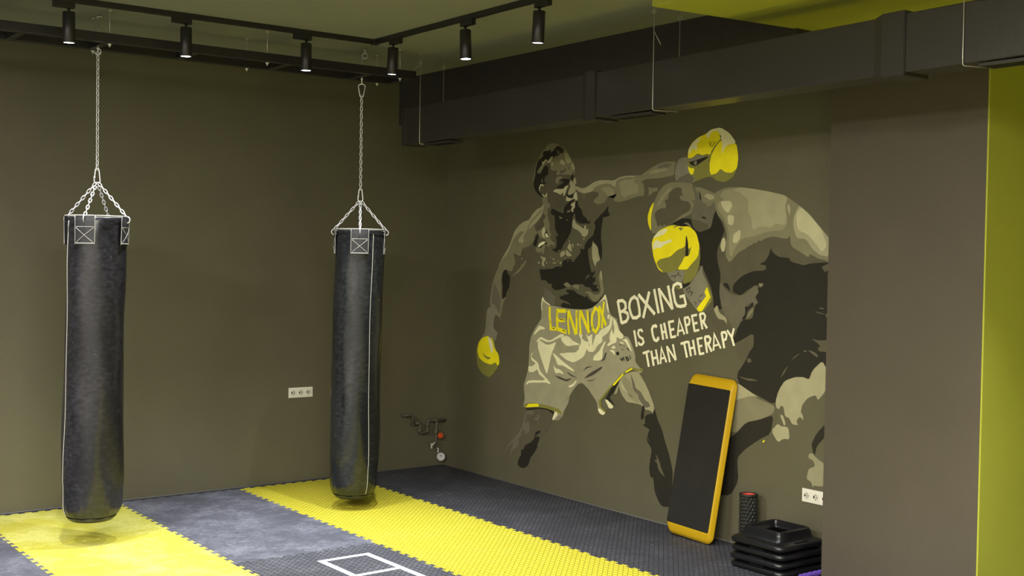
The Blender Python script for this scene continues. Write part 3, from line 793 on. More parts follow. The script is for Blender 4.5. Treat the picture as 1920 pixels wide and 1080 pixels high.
# ------------------------------------------------------------------ massage rollers
def knobby(bm, R_, L_, nu, nv, hgt):
    V = []
    for j in range(nv * 2 + 1):
        row = []
        for i in range(nu * 2):
            a = 2 * PI * i / (nu * 2); z = L_ * j / (nv * 2)
            k = (i + (j // 2 % 2) * 1) % 2 == 0 and j % 2 == 1
            rr = R_ + (hgt if k else 0)
            row.append(bm.verts.new((rr * math.cos(a), rr * math.sin(a), z)))
        V.append(row)
    n = nu * 2
    for j in range(nv * 2):
        for i in range(n): bm.faces.new((V[j][i], V[j][(i + 1) % n], V[j + 1][(i + 1) % n], V[j + 1][i]))
    return V
rt = thing('massage_roller', 'black knobbly foam roller with a red core standing upright behind the risers', 'foam roller', (-.115, -3.80, 0))
bm = bmesh.new(); V = knobby(bm, .054, .372, 14, 16, .009)
# rolled ends
lathe(bm, [(.054, .372), (.061, .374), (.063, .383), (.060, .389), (.046, .389), (.045, .372)], 28, cap=False); lathe(bm, [(.045, .0005), (.054, .0005)], 28, cap=False)
link_mesh('foam_sleeve', bm, M['roller'], rt)
bm = bmesh.new(); lathe(bm, [(.0445, .001), (.0445, .386), (.040, .386), (.040, .001)], 28, cap=False); lathe(bm, [(.0001, .36), (.0395, .36)], 28, cap=False)
cr = link_mesh('core', bm, M['core'], rt); cr['label'] = 'red plastic core'
pr = thing('massage_roller', 'small purple knobbly roller lying on the floor beside the riser stack', 'foam roller', (-.378, -4.45, .0195), (0, PI / 2, .0))
bm = bmesh.new(); V = knobby(bm, .0125, .37, 7, 16, .0065); bm.faces.new(V[0][::-1]); bm.faces.new(V[-1]); link_mesh('foam_sleeve', bm, M['purple'], pr)

# ------------------------------------------------------------------ wall mural (flat paint on the wall, y and z in millimetres)
MURAL = """
@skinA
M 0 0 -1289,2544 -1278,2569 -1295,2593 -1306,2641 -1321,2690 -1340,2728 -1378,2769 -1409,2797 -1439,2814 -1462,2837 -1500,2851 -1546,2853 -1600,2845 -1638,2823 -1676,2814 -1706,2793 -1729,2763 -1760,2728 -1783,2699 -1809,2669 -1825,2621 -1822,2584 -1842,2545 -1847,2498 -1855,2447 -1864,2399 -1869,2329 -1696,2319 -1506,2323 -1482,2372 -1411,2418 -1347,2449 -1306,2489
L1 0 0 -1289,2544 -1278,2569 -1295,2593 -1306,2641 -1321,2690 -1340,2728 -1378,2769 -1409,2797 -1439,2814 -1462,2837 -1500,2851 -1546,2853 -1600,2845 -1638,2823 -1597,2826 -1566,2811 -1548,2793 -1514,2778 -1517,2802 -1494,2796 -1471,2793 -1432,2798 -1413,2782 -1417,2762 -1387,2740 -1355,2732 -1332,2699 -1314,2651 -1311,2602 -1296,2568
L1 0 0 -1638,2823 -1676,2814 -1706,2793 -1729,2763 -1760,2728 -1783,2699 -1809,2669 -1825,2621 -1815,2579 -1771,2581 -1734,2592 -1689,2590 -1652,2596 -1628,2616 -1583,2628 -1552,2630 -1521,2636 -1505,2690 -1519,2732 -1549,2745 -1595,2737 -1579,2762 -1610,2741 -1640,2763 -1670,2762 -1684,2785
L2 0 0 -1699,2769 -1730,2758 -1760,2728 -1779,2694 -1739,2673 -1701,2703 -1689,2737
L2 0 0 -1641,2721 -1679,2704 -1709,2672 -1680,2669 -1634,2680
L2 0 0 -1520,2694 -1550,2694 -1547,2673 -1528,2664
L2 0 0 -1783,2684 -1809,2669 -1821,2626 -1792,2627 -1777,2656
M 0 0 -1636,2616 -1651,2630 -1681,2619 -1688,2637 -1710,2641 -1704,2613 -1681,2604 -1644,2608
D 0 0 -1733,2637 -1755,2648 -1748,2634
L1 0 0 -1587,2614 -1613,2622 -1640,2611 -1633,2592 -1614,2588 -1591,2599
D 0 0 -1597,2826 -1646,2813 -1654,2791 -1677,2785 -1662,2760 -1640,2771 -1616,2789 -1578,2796 -1594,2771 -1610,2741 -1572,2753 -1550,2726 -1541,2750 -1511,2737 -1473,2718 -1449,2726 -1434,2708 -1403,2714 -1394,2739 -1414,2743 -1425,2757 -1409,2767 -1413,2787 -1436,2797 -1471,2793 -1517,2802 -1514,2778 -1548,2791 -1567,2809
D 0 0 -1661,2803 -1676,2806 -1688,2796 -1677,2787
D 0 0 -1379,2742 -1395,2720 -1404,2690 -1380,2672 -1365,2648 -1374,2628 -1412,2656 -1443,2678 -1482,2667 -1491,2604 -1445,2586 -1430,2558 -1462,2527 -1431,2524 -1384,2526 -1365,2497 -1374,2463 -1410,2432 -1450,2419 -1465,2411 -1411,2418 -1347,2449 -1306,2489 -1293,2534 -1300,2568 -1315,2602 -1318,2646 -1336,2698
L1 0 0 -1343,2610 -1338,2630 -1380,2672 -1419,2694 -1466,2704 -1473,2696 -1435,2679 -1405,2641 -1389,2628 -1374,2609 -1358,2629
L1 0 0 -1399,2569 -1411,2568 -1411,2534 -1400,2540
L3 0 0 -1404,2690 -1403,2707 -1426,2711 -1449,2731 -1473,2715 -1434,2701 -1412,2680
L3 0 0 -1469,2704 -1488,2717 -1526,2746 -1541,2745 -1527,2722 -1512,2699 -1474,2694
L3 0 0 -1365,2497 -1384,2528 -1423,2524 -1432,2504 -1400,2515 -1381,2501 -1378,2467 -1370,2473
M 0 0 -1385,2492 -1408,2510 -1424,2485 -1463,2494 -1456,2474 -1409,2461
L3 0 0 -1406,2445 -1426,2442 -1446,2426 -1472,2459 -1477,2416 -1434,2417
L1 0 0 -1411,2418 -1434,2419 -1477,2425 -1482,2372 -1499,2323 -1429,2325 -1420,2374
L1 0 0 -1607,2579 -1644,2582 -1679,2569 -1630,2554 -1616,2517 -1578,2533 -1584,2561
D 0 0 -1645,2556 -1690,2559 -1757,2554 -1762,2525 -1721,2503 -1677,2481 -1602,2486 -1601,2498 -1646,2511 -1691,2533 -1645,2544
D 0 0 -1814,2612 -1801,2580 -1816,2570 -1798,2533 -1772,2553 -1779,2581
L2 0 0 -1765,2544 -1802,2528 -1832,2504 -1840,2456 -1805,2429 -1768,2416 -1738,2436 -1759,2473 -1773,2492 -1758,2516
L2 0 0 -1816,2570 -1842,2541 -1843,2503 -1824,2513 -1802,2533
L3 0 0 -1549,2462 -1587,2479 -1685,2476 -1707,2499 -1751,2502 -1729,2479 -1701,2423 -1682,2424 -1685,2452 -1648,2430 -1618,2445
L3 0 0 -1724,2418 -1769,2398 -1805,2396 -1819,2438 -1851,2451 -1864,2378 -1806,2387 -1769,2374 -1717,2380
D 0 0 -1744,2476 -1730,2451 -1746,2422 -1790,2430 -1841,2452 -1812,2429 -1805,2401 -1776,2407 -1746,2403 -1723,2427 -1726,2460
D 0 0 -1754,2374 -1806,2392 -1842,2395 -1792,2364 -1755,2360
D 0 0 -1769,2375 -1725,2351 -1696,2327 -1692,2276 -1606,2303 -1545,2324 -1525,2299 -1531,2276 -1577,2266 -1584,2195 -1585,2157 -1621,2118 -1632,2099 -1592,2093 -1612,2067 -1604,1997 -1543,1993 -1615,1962 -1635,1991 -1670,1988 -1694,2029 -1742,2073 -1781,2123 -1799,2174 -1818,2211 -1797,2243 -1835,2286 -1824,2324 -1786,2312 -1795,2343
L1 0 0 -1732,2298 -1786,2309 -1776,2293 -1737,2285
L3 0 0 -1784,2356 -1814,2362 -1838,2374 -1836,2330 -1810,2312 -1815,2293 -1796,2287 -1785,2318 -1814,2337 -1780,2337
L1 0 0 -1628,2258 -1683,2245 -1653,2236
L1 0 0 -1724,2225 -1738,2234 -1750,2223
M 0 0 -1585,2144 -1611,2125 -1630,2099 -1612,2099
D 0 0 -1833,2374 -1862,2376 -1873,2335 -1912,2309 -1932,2259 -1971,2240 -1991,2215 -2015,2208 -2019,2230 -2024,2196 -1982,2196 -1905,2194 -1866,2210 -1847,2223 -1830,2280
L1 0 0 -1435,2364 -1397,2335 -1342,2322 -1280,2279 -1240,2235 -1168,2222 -1095,2188 -1038,2138 -998,2063 -958,2002 -875,1916 -817,1838 -1046,1842 -1057,1892 -1031,1942 -1043,1955 -1093,1940 -1134,1933 -1142,1973 -1165,2008 -1190,1998 -1206,2013 -1230,2006 -1286,2043 -1309,2063 -1316,2102 -1355,2131 -1331,2151 -1314,2180 -1361,2224 -1399,2257 -1429,2310
L2 0 0 -1435,2364 -1397,2335 -1342,2322 -1280,2279 -1240,2235 -1168,2222 -1095,2188 -1038,2138 -998,2063 -958,2002 -875,1916 -817,1838 -851,1849 -892,1906 -975,1982 -999,2038 -1039,2088 -1121,2143 -1170,2142 -1170,2127 -1138,2103 -1098,2073 -1107,2038 -1171,2098 -1218,2157 -1266,2171 -1360,2229 -1407,2267 -1429,2310
L1 0 0 -1421,2325 -1343,2278 -1273,2230 -1210,2162 -1234,2171 -1281,2220 -1344,2258 -1406,2301
L2 0 0 -1131,2063 -1163,2083 -1180,2068 -1148,2038 -1127,2043
M 0 0 -1422,2281 -1469,2271 -1424,2218 -1447,2208 -1417,2170 -1386,2150 -1339,2151 -1310,2185 -1361,2224 -1399,2248
L1 0 0 -1435,2364 -1513,2371 -1518,2333 -1487,2324 -1485,2261 -1517,2198 -1511,2144 -1543,2111 -1520,2087 -1544,2062 -1583,2043 -1576,2019 -1537,2033 -1499,2009 -1467,2038 -1446,1970 -1431,1946 -1414,1975 -1383,1960 -1331,1982 -1358,2019 -1443,2058 -1491,2033 -1458,2077 -1404,2082 -1363,2111 -1355,2141 -1402,2150 -1440,2179 -1447,2203 -1424,2218 -1469,2266 -1430,2281 -1429,2330
L3 0 0 -1410,2150 -1448,2179 -1465,2135 -1442,2116 -1458,2077 -1419,2101
D 0 0 -1456,2174 -1480,2140 -1513,2082 -1497,2077 -1466,2101 -1453,2121 -1469,2135
CR 0 0 -1461,2121 -1481,2121 -1509,2082 -1466,2096
D 0 0 -1467,2053 -1498,2033 -1444,2033 -1413,2004 -1358,2004 -1366,2014
CR 0 0 -1366,2014 -1381,2038 -1428,2055 -1467,2053 -1452,2038 -1405,2019 -1374,2006
D 0 0 -1363,2126 -1376,2102 -1357,2063 -1350,2018 -1302,2018 -1309,2048 -1332,2082
L1 0 0 -1128,1843 -1177,1879 -1201,1899 -1217,1889 -1178,1844
L2 0 0 -1143,1921 -1160,1909 -1156,1901 -1145,1908
L2 0 0 -1370,1874 -1393,1892 -1393,1872
L2 0 0 -1807,2224 -1827,2236 -1847,2198 -1906,2173 -1945,2154 -1954,2184 -1973,2178 -1974,2147 -2002,2153 -1994,2110 -1966,2091 -1927,2095 -1907,2123 -1878,2142 -1819,2161 -1799,2180
L2 0 0 -1768,2042 -1793,2035 -1804,1972 -1780,1979 -1744,2004
L2 0 0 -1807,2045 -1827,2029 -1813,1998
L2 0 0 -1730,1994 -1765,1972 -1810,1941 -1746,1934 -1725,1966
L2 0 0 -1661,1965 -1705,1985 -1726,1953 -1677,1927 -1656,1936
L2 0 0 -1861,2035 -1885,2039 -1895,2023 -1871,2026
L2 0 0 -1905,2029 -1921,2031 -1915,2017
L2 0 0 -1937,2079 -1961,2085 -1947,2063
L2 0 0 -1762,2067 -1780,2061 -1768,2047
L2 0 0 -1560,1920 -1586,1917 -1571,1900
L2 0 0 -1556,1884 -1612,1888 -1607,1877 -1561,1878
L2 0 0 -1657,1889 -1677,1895 -1673,1873 -1653,1876
L2 0 0 -1627,1904 -1642,1901 -1637,1888
L2 0 0 -1526,1932 -1541,1929 -1535,1921
L2 0 0 -1714,1931 -1728,1928 -1722,1918
L2 0 0 -1399,1937 -1431,1928 -1468,1925 -1473,1906 -1443,1879 -1464,1854 -1438,1850 -1417,1873 -1432,1899
L2 0 0 -1364,1872 -1385,1892 -1396,1875
L2 0 0 -1469,1886 -1489,1890 -1490,1867
D 0 0 -1392,1830 -1444,1824 -1537,1823 -1618,1856 -1679,1851 -1688,1883 -1697,1902 -1776,1916 -1835,1904 -1883,1942 -1916,1973 -1901,1998 -1959,1992 -1958,2029 -2004,2073 -2060,2103 -2068,2134 -2086,2171 -2067,2202 -2094,2226 -2140,2256 -2168,2243 -2168,2219 -2153,2152 -2149,2078 -2169,2005 -2163,1908 -2148,1920 -2129,1968 -2108,2030 -2080,2036 -2056,2073 -2043,2017 -1997,1992 -2008,1931 -2029,1857 -2049,1808 -2095,1833 -2068,1796 -2088,1735 -1975,1719 -1520,1706 -1478,1738 -1415,1736 -1446,1769 -1398,1801
M 0 0 -1747,1896 -1757,1909 -1767,1903 -1757,1884
M 0 0 -1786,1903 -1835,1907 -1845,1894 -1796,1896
M 0 0 -1690,1810 -1725,1798 -1715,1782 -1695,1791
D 0 0 -2126,2253 -2185,2285 -2234,2332 -2226,2290 -2254,2253 -2177,2240
L2 0 0 -2056,2054 -2090,2030 -2118,2005 -2129,1950 -2149,1914 -2103,1892 -2094,1858 -2075,1882 -2050,1931 -2048,1999
D 0 0 -1392,1830 -1415,1736 -1467,1741 -1561,1708 -1551,1688 -1593,1660 -1663,1666 -1743,1687 -1702,1712 -1761,1729 -1811,1702 -1860,1725 -1937,1724 -1976,1698 -2033,1696 -2062,1666 -2132,1666 -2136,1687 -2103,1695 -2126,1720 -2079,1716 -2060,1734 -2097,1744 -2087,1790 -2086,1827 -2049,1802 -2010,1838
M 0 0 -1975,1744 -1979,1775 -2011,1795 -2035,1798 -2012,1776 -1984,1763
L1 0 0 -2059,1771 -2086,1808 -2078,1778
D 0 0 -1655,1608 -1724,1627 -1784,1638 -1733,1659 -1753,1669 -1832,1671 -1881,1642 -1939,1628 -1978,1614 -1987,1633 -2026,1603 -2074,1580 -2129,1589 -2175,1627 -2211,1656 -2166,1609 -2111,1567 -2056,1537 -1961,1519 -1826,1519 -1667,1531 -1706,1566 -1776,1553 -1805,1551 -1756,1574 -1675,1590
L0 0 0 -1469,1679 -1531,1655 -1594,1612 -1615,1600 -1595,1574 -1606,1539 -1524,1545 -1461,1575 -1450,1620
L1 0 0 -1958,1650 -2005,1667 -2043,1663 -2072,1639 -2137,1644 -2164,1676 -2144,1742 -2129,1779 -2160,1841 -2175,1780 -2201,1671 -2174,1639 -2129,1595 -2083,1584 -2045,1610 -2006,1652
L2 0 0 -2147,1804 -2162,1841 -2180,1756 -2160,1761
L1 0 0 -1702,1712 -1751,1732 -1792,1708 -1792,1689 -1742,1694
L1 0 0 -1811,1708 -1899,1717 -1900,1673 -1870,1682 -1831,1690
L1 0 0 -1839,2497 -1898,2476 -1946,2474 -2003,2491 -2049,2514 -2123,2529 -2215,2526 -2288,2519 -2359,2543 -2429,2549 -2593,2545 -2635,2566 -2718,2603 -2800,2627 -2803,2521 -2653,2519 -2586,2495 -2621,2485 -2631,2426 -2623,2391 -2572,2393 -2434,2365 -2337,2351 -2292,2366 -2291,2387 -2317,2419 -2309,2401 -2282,2393 -2218,2398 -2192,2356 -2119,2340 -2053,2363 -2080,2390 -2117,2407 -2116,2435 -2041,2446 -1957,2431 -1899,2439 -1840,2466
L2 0 0 -1839,2497 -1898,2476 -1946,2474 -2003,2491 -2049,2514 -2123,2529 -2215,2526 -2288,2519 -2359,2543 -2429,2549 -2593,2545 -2534,2535 -2429,2540 -2359,2531 -2315,2515 -2307,2467 -2252,2493 -2197,2502 -2124,2492 -2060,2470 -2041,2446 -1957,2431 -1899,2439 -1840,2466
L15 0 0 -2342,2502 -2412,2520 -2482,2514 -2561,2476 -2563,2411 -2485,2408 -2407,2386 -2371,2417 -2374,2453
L15 0 0 -2134,2462 -2216,2477 -2280,2456 -2299,2420 -2273,2402 -2209,2410 -2190,2435
L15 0 0 -2593,2545 -2718,2603 -2800,2627 -2801,2587 -2694,2557 -2611,2532 -2535,2506 -2465,2509 -2482,2520
L0 0 0 -1909,2432 -1966,2424 -1944,2375 -1929,2394
D 0 0 -2282,2393 -2313,2407 -2321,2431 -2318,2401 -2291,2387
L1 0 0 -2659,2463 -2697,2447 -2768,2448 -2769,2424 -2723,2417 -2682,2384 -2673,2407 -2677,2436
L1 0 0 -2518,2547 -2608,2547 -2696,2592 -2825,2635 -2957,2628 -2938,2573 -2939,2528 -2741,2514 -2631,2515 -2520,2489
L0 0 0 -2755,2597 -2836,2619 -2921,2611 -2879,2591 -2826,2593 -2783,2584
L15 0 0 -2663,2559 -2740,2582 -2879,2583 -2848,2566 -2740,2552
GR 0 0 -2983,2648 -3070,2658 -3077,2588 -3130,2512 -3161,2485 -3111,2466 -2956,2483 -2943,2550 -2957,2609
L0 0 0 -2956,2483 -2986,2511 -3088,2543 -3140,2497 -3111,2466
L1 0 0 -900,1931 -800,1807 -750,1724 -710,1589 -704,1496 -845,1410 -871,1421 -886,1504 -935,1577 -918,1581 -867,1554 -870,1768 -912,1820 -1014,1796 -1053,1872 -1035,1932
L0 0 0 -768,1704 -831,1624 -867,1554 -853,1420 -791,1499 -729,1517 -735,1621
D 0 0 -887,1799 -937,1820 -955,1780 -989,1760 -983,1669 -942,1623 -935,1587 -884,1554 -890,1677 -871,1727
L1 0 0 -998,1751 -1113,1823 -1209,1894 -1217,1885 -1130,1804
GR 0 0 -660,1463 -712,1491 -774,1478 -862,1411 -855,1359 -790,1181 -737,1219 -666,1235 -577,1208 -639,1264
M 0 0 -784,1432 -863,1395 -823,1265 -752,1312
M 0 0 -1239,652 -1624,675 -1593,610 -1498,481 -1432,438 -1367,345 -1185,306 -1149,329 -1054,345 -1169,481 -1235,595
L0 0 0 -1234,644 -1348,654 -1343,622 -1304,607 -1257,619 -1225,523 -1282,562 -1301,477 -1250,449 -1239,433 -1227,474 -1186,462 -1176,418 -1141,399 -1154,358 -1138,320 -1079,295 -1045,236 -1038,285 -1078,348 -1008,310 -973,247 -965,203 -967,261 -1007,331 -1135,434 -1202,521
L0 0 0 -1349,588 -1394,600 -1394,628 -1427,625 -1406,577 -1350,574
D 0 0 -1447,502 -1431,476 -1387,453 -1365,443 -1437,445 -1400,378 -1406,364 -1368,310 -1313,260 -1280,185 -1223,155 -1165,154 -1135,178 -1152,223 -1186,263 -1179,305 -1219,311 -1230,347 -1321,388 -1365,429 -1369,471 -1397,489
D 0 0 -1239,659 -1403,682 -1514,689 -1624,675 -1614,646 -1536,679 -1404,674 -1280,648 -1239,649
D 0 0 -2397,984 -2353,939 -2324,896 -2279,860 -2365,793 -2311,823 -2233,840 -2263,879 -2307,945 -2396,1015
L2 0 0 -2440,1049 -2543,1083 -2601,1083 -2675,1010 -2719,946 -2778,844 -2773,789 -2737,810 -2680,813 -2636,843 -2534,847 -2483,846 -2422,895 -2383,963 -2389,994
L0 0 0 -2514,1066 -2560,1000 -2575,961 -2634,937 -2678,882 -2721,867 -2736,839 -2680,823 -2606,885 -2546,948 -2530,1007
L15 0 0 -2419,1007 -2455,1040 -2515,1005 -2547,938 -2605,914 -2615,846 -2549,863 -2489,892 -2443,948
L3 0 0 -2412,1006 -2443,958 -2518,895 -2563,885 -2489,902 -2421,946
D 0 0 -2779,834 -2809,759 -2859,687 -2889,613 -2939,513 -2979,394 -2973,277 -2963,139 -2881,125 -2839,156 -2795,227 -2781,323 -2750,319 -2734,385 -2746,456 -2759,527 -2700,588 -2713,629 -2734,671 -2683,685 -2655,696 -2683,705 -2681,764 -2738,790 -2759,783
D 0 0 -2651,840 -2677,833 -2667,772 -2674,753 -2646,728 -2632,748
M 0 0 -2799,503 -2838,460 -2860,404 -2903,343 -2861,365 -2832,390 -2817,437 -2782,451 -2817,457
M 0 0 -2702,628 -2722,591 -2743,574 -2715,590
L2 0 0 -2368,951 -2390,984 -2369,900 -2332,886
@gloveA
OL 0 0 -3070,2658 -3084,2720 -3143,2774 -3232,2804 -3291,2832 -3378,2840 -3465,2794 -3528,2720 -3549,2627 -3538,2544 -3502,2489 -3426,2460 -3349,2474 -3299,2508 -3201,2491 -3111,2466 -3161,2489 -3120,2520 -3072,2588
GR 0 0 -3075,2647 -3116,2645 -3176,2663 -3256,2651 -3157,2620 -3076,2621
Y 0 0 -3070,2643 -3074,2706 -3113,2754 -3173,2787 -3242,2803 -3291,2825 -3349,2817 -3379,2794 -3380,2751 -3314,2705 -3290,2656 -3256,2665 -3216,2657 -3166,2674 -3116,2645
Y 0 0 -3277,2592 -3291,2642 -3333,2704 -3380,2751 -3419,2727 -3528,2723 -3548,2627 -3538,2551 -3491,2521 -3434,2527 -3386,2555 -3348,2524 -3299,2516 -3283,2549
CR 0 0 -3242,2803 -3291,2832 -3378,2840 -3465,2794 -3528,2723 -3448,2714 -3420,2698 -3393,2650 -3401,2707 -3390,2757 -3359,2816 -3301,2821 -3263,2766
CR 0 0 -3075,2676 -3084,2720 -3143,2771 -3203,2785 -3154,2737 -3165,2693 -3114,2710 -3095,2682
D 4 0 -3275,2751 -3286,2718 -3303,2747
D 4 0 -3296,2706 -3334,2745
OL 7 0 -3380,2754 -3328,2711 -3300,2677 -3291,2642 -3279,2592 -3281,2549
D 0 0 -3369,2798 -3387,2775 -3378,2765
D 0 0 -3127,2622 -3256,2647 -3276,2643 -3178,2597 -3148,2584 -3107,2594 -3081,2617
GR 0 0 -3132,2618 -3162,2624 -3158,2591 -3133,2596
Y 0 0 -3072,2588 -3103,2572 -3138,2570 -3129,2534 -3109,2524 -3088,2543
@gloveAlow
OL 0 0 -508,1088 -534,1153 -586,1209 -684,1234 -772,1200 -792,1130 -854,1052 -839,969 -763,901 -702,869 -603,897 -530,954
Y 0 0 -526,1090 -543,1164 -595,1210 -684,1234 -755,1210 -795,1120 -845,1082 -859,1012 -839,979 -795,1012 -743,984 -637,994 -555,1029
CR 0 0 -684,1231 -728,1218 -766,1128 -749,1075 -704,1144
OL 0 0 -594,1131 -617,1075 -671,1048 -741,1046 -689,1024 -626,1050
OL 6 0 -693,1231 -755,1189 -783,1119
@trunks
G 0 0 -1445,1613 -1472,1563 -1540,1536 -1626,1530 -1747,1517 -1961,1519 -2056,1535 -2111,1565 -2175,1609 -2215,1653 -2239,1611 -2259,1539 -2283,1492 -2370,1460 -2349,1462 -2377,1416 -2387,1380 -2433,1341 -2485,1338 -2521,1293 -2563,1213 -2568,1155 -2621,1112 -2655,1115 -2647,1093 -2618,1073 -2587,1088 -2535,1099 -2458,1056 -2379,1001 -2318,953 -2229,871 -2175,829 -2164,828 -2173,777 -2251,749 -2213,714 -2150,753 -2141,804 -2076,870 -2110,822 -2052,890 -1965,941 -1917,933 -1860,883 -1812,828 -1798,789 -1811,831 -1792,761 -1741,695 -1726,653 -1679,610 -1604,604 -1624,675 -1536,692 -1403,695 -1233,666 -1201,666 -1225,749 -1206,811 -1203,860 -1224,774 -1201,845 -1252,956 -1271,1050 -1273,1182 -1292,1263 -1359,1352 -1431,1421 -1428,1437 -1431,1528
CR 0 0 -1401,1367 -1475,1349 -1475,1336 -1413,1329 -1324,1274 -1345,1305
CR 0 0 -1352,1221 -1425,1274 -1508,1250 -1560,1251 -1670,1306 -1710,1311 -1730,1300 -1671,1280 -1560,1238 -1499,1234 -1425,1251 -1415,1241
CR 0 0 -1386,1229 -1415,1241 -1499,1211 -1561,1218 -1631,1246 -1592,1179 -1573,1152 -1521,980 -1505,975 -1429,1102 -1390,1177
CR 0 0 -1681,1284 -1750,1301 -1790,1294 -1840,1263 -1933,1241 -1860,1233 -1792,1219 -1752,1222 -1702,1250
CR 0 0 -1664,1152 -1734,1160 -1774,1167 -1872,1174 -1919,1209 -1909,1220 -1937,1247 -1936,1285 -1912,1308 -1915,1352 -1955,1317 -1946,1292 -1994,1270 -2032,1272 -2028,1247 -2043,1224 -2005,1209 -1978,1151 -1854,1091 -1755,1108
CR 0 0 -1578,1152 -1614,1142 -1726,1087 -1866,1029 -1851,1021 -1707,1060 -1652,1055 -1625,1098
CR 0 0 -1601,1054 -1627,1027 -1678,1025 -1728,998 -1714,989 -1678,997 -1628,986 -1607,1013
CR 0 0 -1296,1118 -1338,1144 -1307,1115 -1308,1092 -1399,1054 -1416,996 -1485,950 -1564,903 -1554,892 -1507,901 -1276,879 -1244,856 -1238,868 -1264,897 -1507,920 -1406,963 -1390,1001 -1327,969 -1268,970 -1267,1017 -1304,1016 -1367,1045 -1303,1072
CR 0 0 -1795,902 -1839,919 -1877,951 -1897,953 -1859,909 -1820,892 -1791,892
CR 0 0 -1992,1338 -2022,1309 -2073,1337 -2069,1300 -2076,1232 -2097,1301 -2190,1314 -2191,1283 -2136,1249 -2100,1203 -2072,1192 -2025,1194 -2015,1209 -2043,1236 -2027,1278 -2012,1302
CR 0 0 -2083,1128 -2101,1172 -2156,1201 -2191,1259 -2194,1149 -2158,1134
CR 0 0 -2138,1335 -2161,1367 -2224,1395 -2269,1416 -2277,1477 -2304,1484 -2293,1399 -2253,1354 -2172,1306 -2126,1291 -2108,1241 -2081,1196 -2062,1213 -2093,1283 -2115,1333
CR 0 0 -2309,1478 -2350,1444 -2378,1380 -2432,1347 -2424,1323 -2398,1315 -2353,1330 -2354,1288 -2309,1273 -2256,1251 -2246,1262 -2282,1289 -2272,1313 -2280,1356 -2315,1418
CR 0 0 -2083,1128 -2096,1166 -2165,1214 -2209,1278 -2236,1292 -2197,1229 -2194,1161 -2167,1134
CR 0 0 -2416,1310 -2468,1325 -2496,1286 -2523,1240 -2523,1228 -2487,1261 -2451,1300
CR 0 0 -2297,1248 -2323,1262 -2346,1251 -2337,1239 -2301,1236
CR 0 0 -2389,1296 -2434,1293 -2439,1282 -2399,1282
CR 0 0 -2270,1225 -2333,1226 -2339,1184 -2311,1206
CR 0 0 -2245,1493 -2276,1495 -2264,1458 -2245,1463
G 0 0 -2292,1417 -2319,1424 -2329,1389 -2317,1340 -2302,1375
CR 0 0 -1439,1607 -1472,1569 -1545,1540 -1535,1533 -1461,1562 -1446,1575 -1431,1528 -1443,1477 -1426,1502 -1423,1541
CR 0 0 -2215,1653 -2235,1611 -2259,1539 -2260,1503 -2237,1538 -2221,1617 -2157,1590 -2139,1583 -2184,1615
DK 0 0 -1763,1017 -1827,994 -1906,976 -1828,981 -1788,997
DK 0 0 -1608,971 -1679,965 -1759,950 -1838,970 -1775,932 -1669,948
DK 0 0 -1973,973 -2048,1026 -2196,1094 -2196,1076 -2086,1011
DK 0 0 -1993,965 -2068,972 -2133,994 -2069,963
DK 0 0 -1962,1031 -2009,1075 -2089,1082 -2019,1064
DK 0 0 -2139,1121 -2185,1133 -2212,1163 -2221,1194 -2248,1208 -2222,1139
OL 0 0 -1201,666 -1227,693 -1289,713 -1391,719 -1536,716 -1688,703 -1731,660 -1624,678 -1514,690 -1403,691 -1256,667
Y 0 1 -1233,669 -1278,702 -1402,718 -1420,697 -1392,690 -1268,673
GR 0 0 -1647,623 -1678,654 -1726,659 -1679,610 -1626,607
CR 0 1 -1624,675 -1656,675 -1659,652 -1604,604 -1593,610
OL 0 0 -2170,828 -2229,889 -2318,968 -2388,1029 -2457,1077 -2509,1111 -2561,1113 -2613,1105 -2655,1118 -2647,1093 -2596,1092 -2535,1099 -2458,1053 -2380,998 -2318,950 -2247,885 -2198,831
Y 0 1 -2322,965 -2431,1057 -2440,1049 -2345,962 -2327,954
Y 0 1 -2457,1074 -2526,1107 -2540,1099 -2466,1066
CR 0 0 -2150,753 -2173,766 -2213,745 -2244,738 -2213,714 -2174,725
OL 0 0 -2156,811 -2194,857 -2225,875 -2187,820 -2192,779 -2251,749 -2236,737 -2173,772
L0 0 0 -2191,815 -2233,843 -2281,778 -2251,753 -2204,780
CR 0 1 -2233,840 -2264,838 -2334,795 -2312,777 -2281,778
D 0 0 -2350,1203 -2358,1216 -2369,1220 -2383,1215 -2387,1205 -2382,1192 -2370,1189 -2357,1193
D 8 1 -2397,1171 -2424,1154 -2425,1176 -2444,1158 -2437,1186
D 7 1 -2459,1185 -2474,1158
D 7 1 -2459,1185 -2485,1184 -2471,1172 -2499,1173 -2492,1162 -2474,1157
D 6 1 -2503,1200 -2519,1174
D 5 1 -2390,1275 -2406,1269
D 4 1 -2433,1266 -2445,1259
D 6 1 -2470,1251 -2488,1246 -2492,1232
D 4 1 -2410,1241 -2435,1235
@lennox
Y 22 1 -1537,1523 -1539,1443 -1548,1405 -1556,1344
Y 22 1 -1539,1346 -1626,1348
Y 22 1 -1639,1512 -1632,1422 -1647,1333
Y 24 1 -1627,1495 -1748,1498
Y 23 1 -1629,1418 -1735,1422
Y 25 1 -1636,1352 -1756,1327
Y 19 1 -1774,1505 -1773,1417 -1792,1313
Y 24 1 -1777,1504 -1875,1318
Y 20 1 -1878,1510 -1883,1319
Y 18 1 -1920,1512 -1918,1424 -1935,1322
Y 25 1 -1923,1511 -2035,1341
Y 18 1 -2007,1516 -2033,1341
Y 21 1 -2103,1539 -2139,1522 -2151,1473 -2148,1400 -2112,1352 -2079,1371 -2064,1420 -2067,1482 -2103,1539
Y 21 1 -2147,1556 -2231,1410
Y 16 1 -2203,1592 -2188,1475 -2186,1384
D 4 1 -1543,1417 -1557,1386
D 6 1 -1580,1350 -1603,1350
D 5 1 -1665,1427 -1725,1425
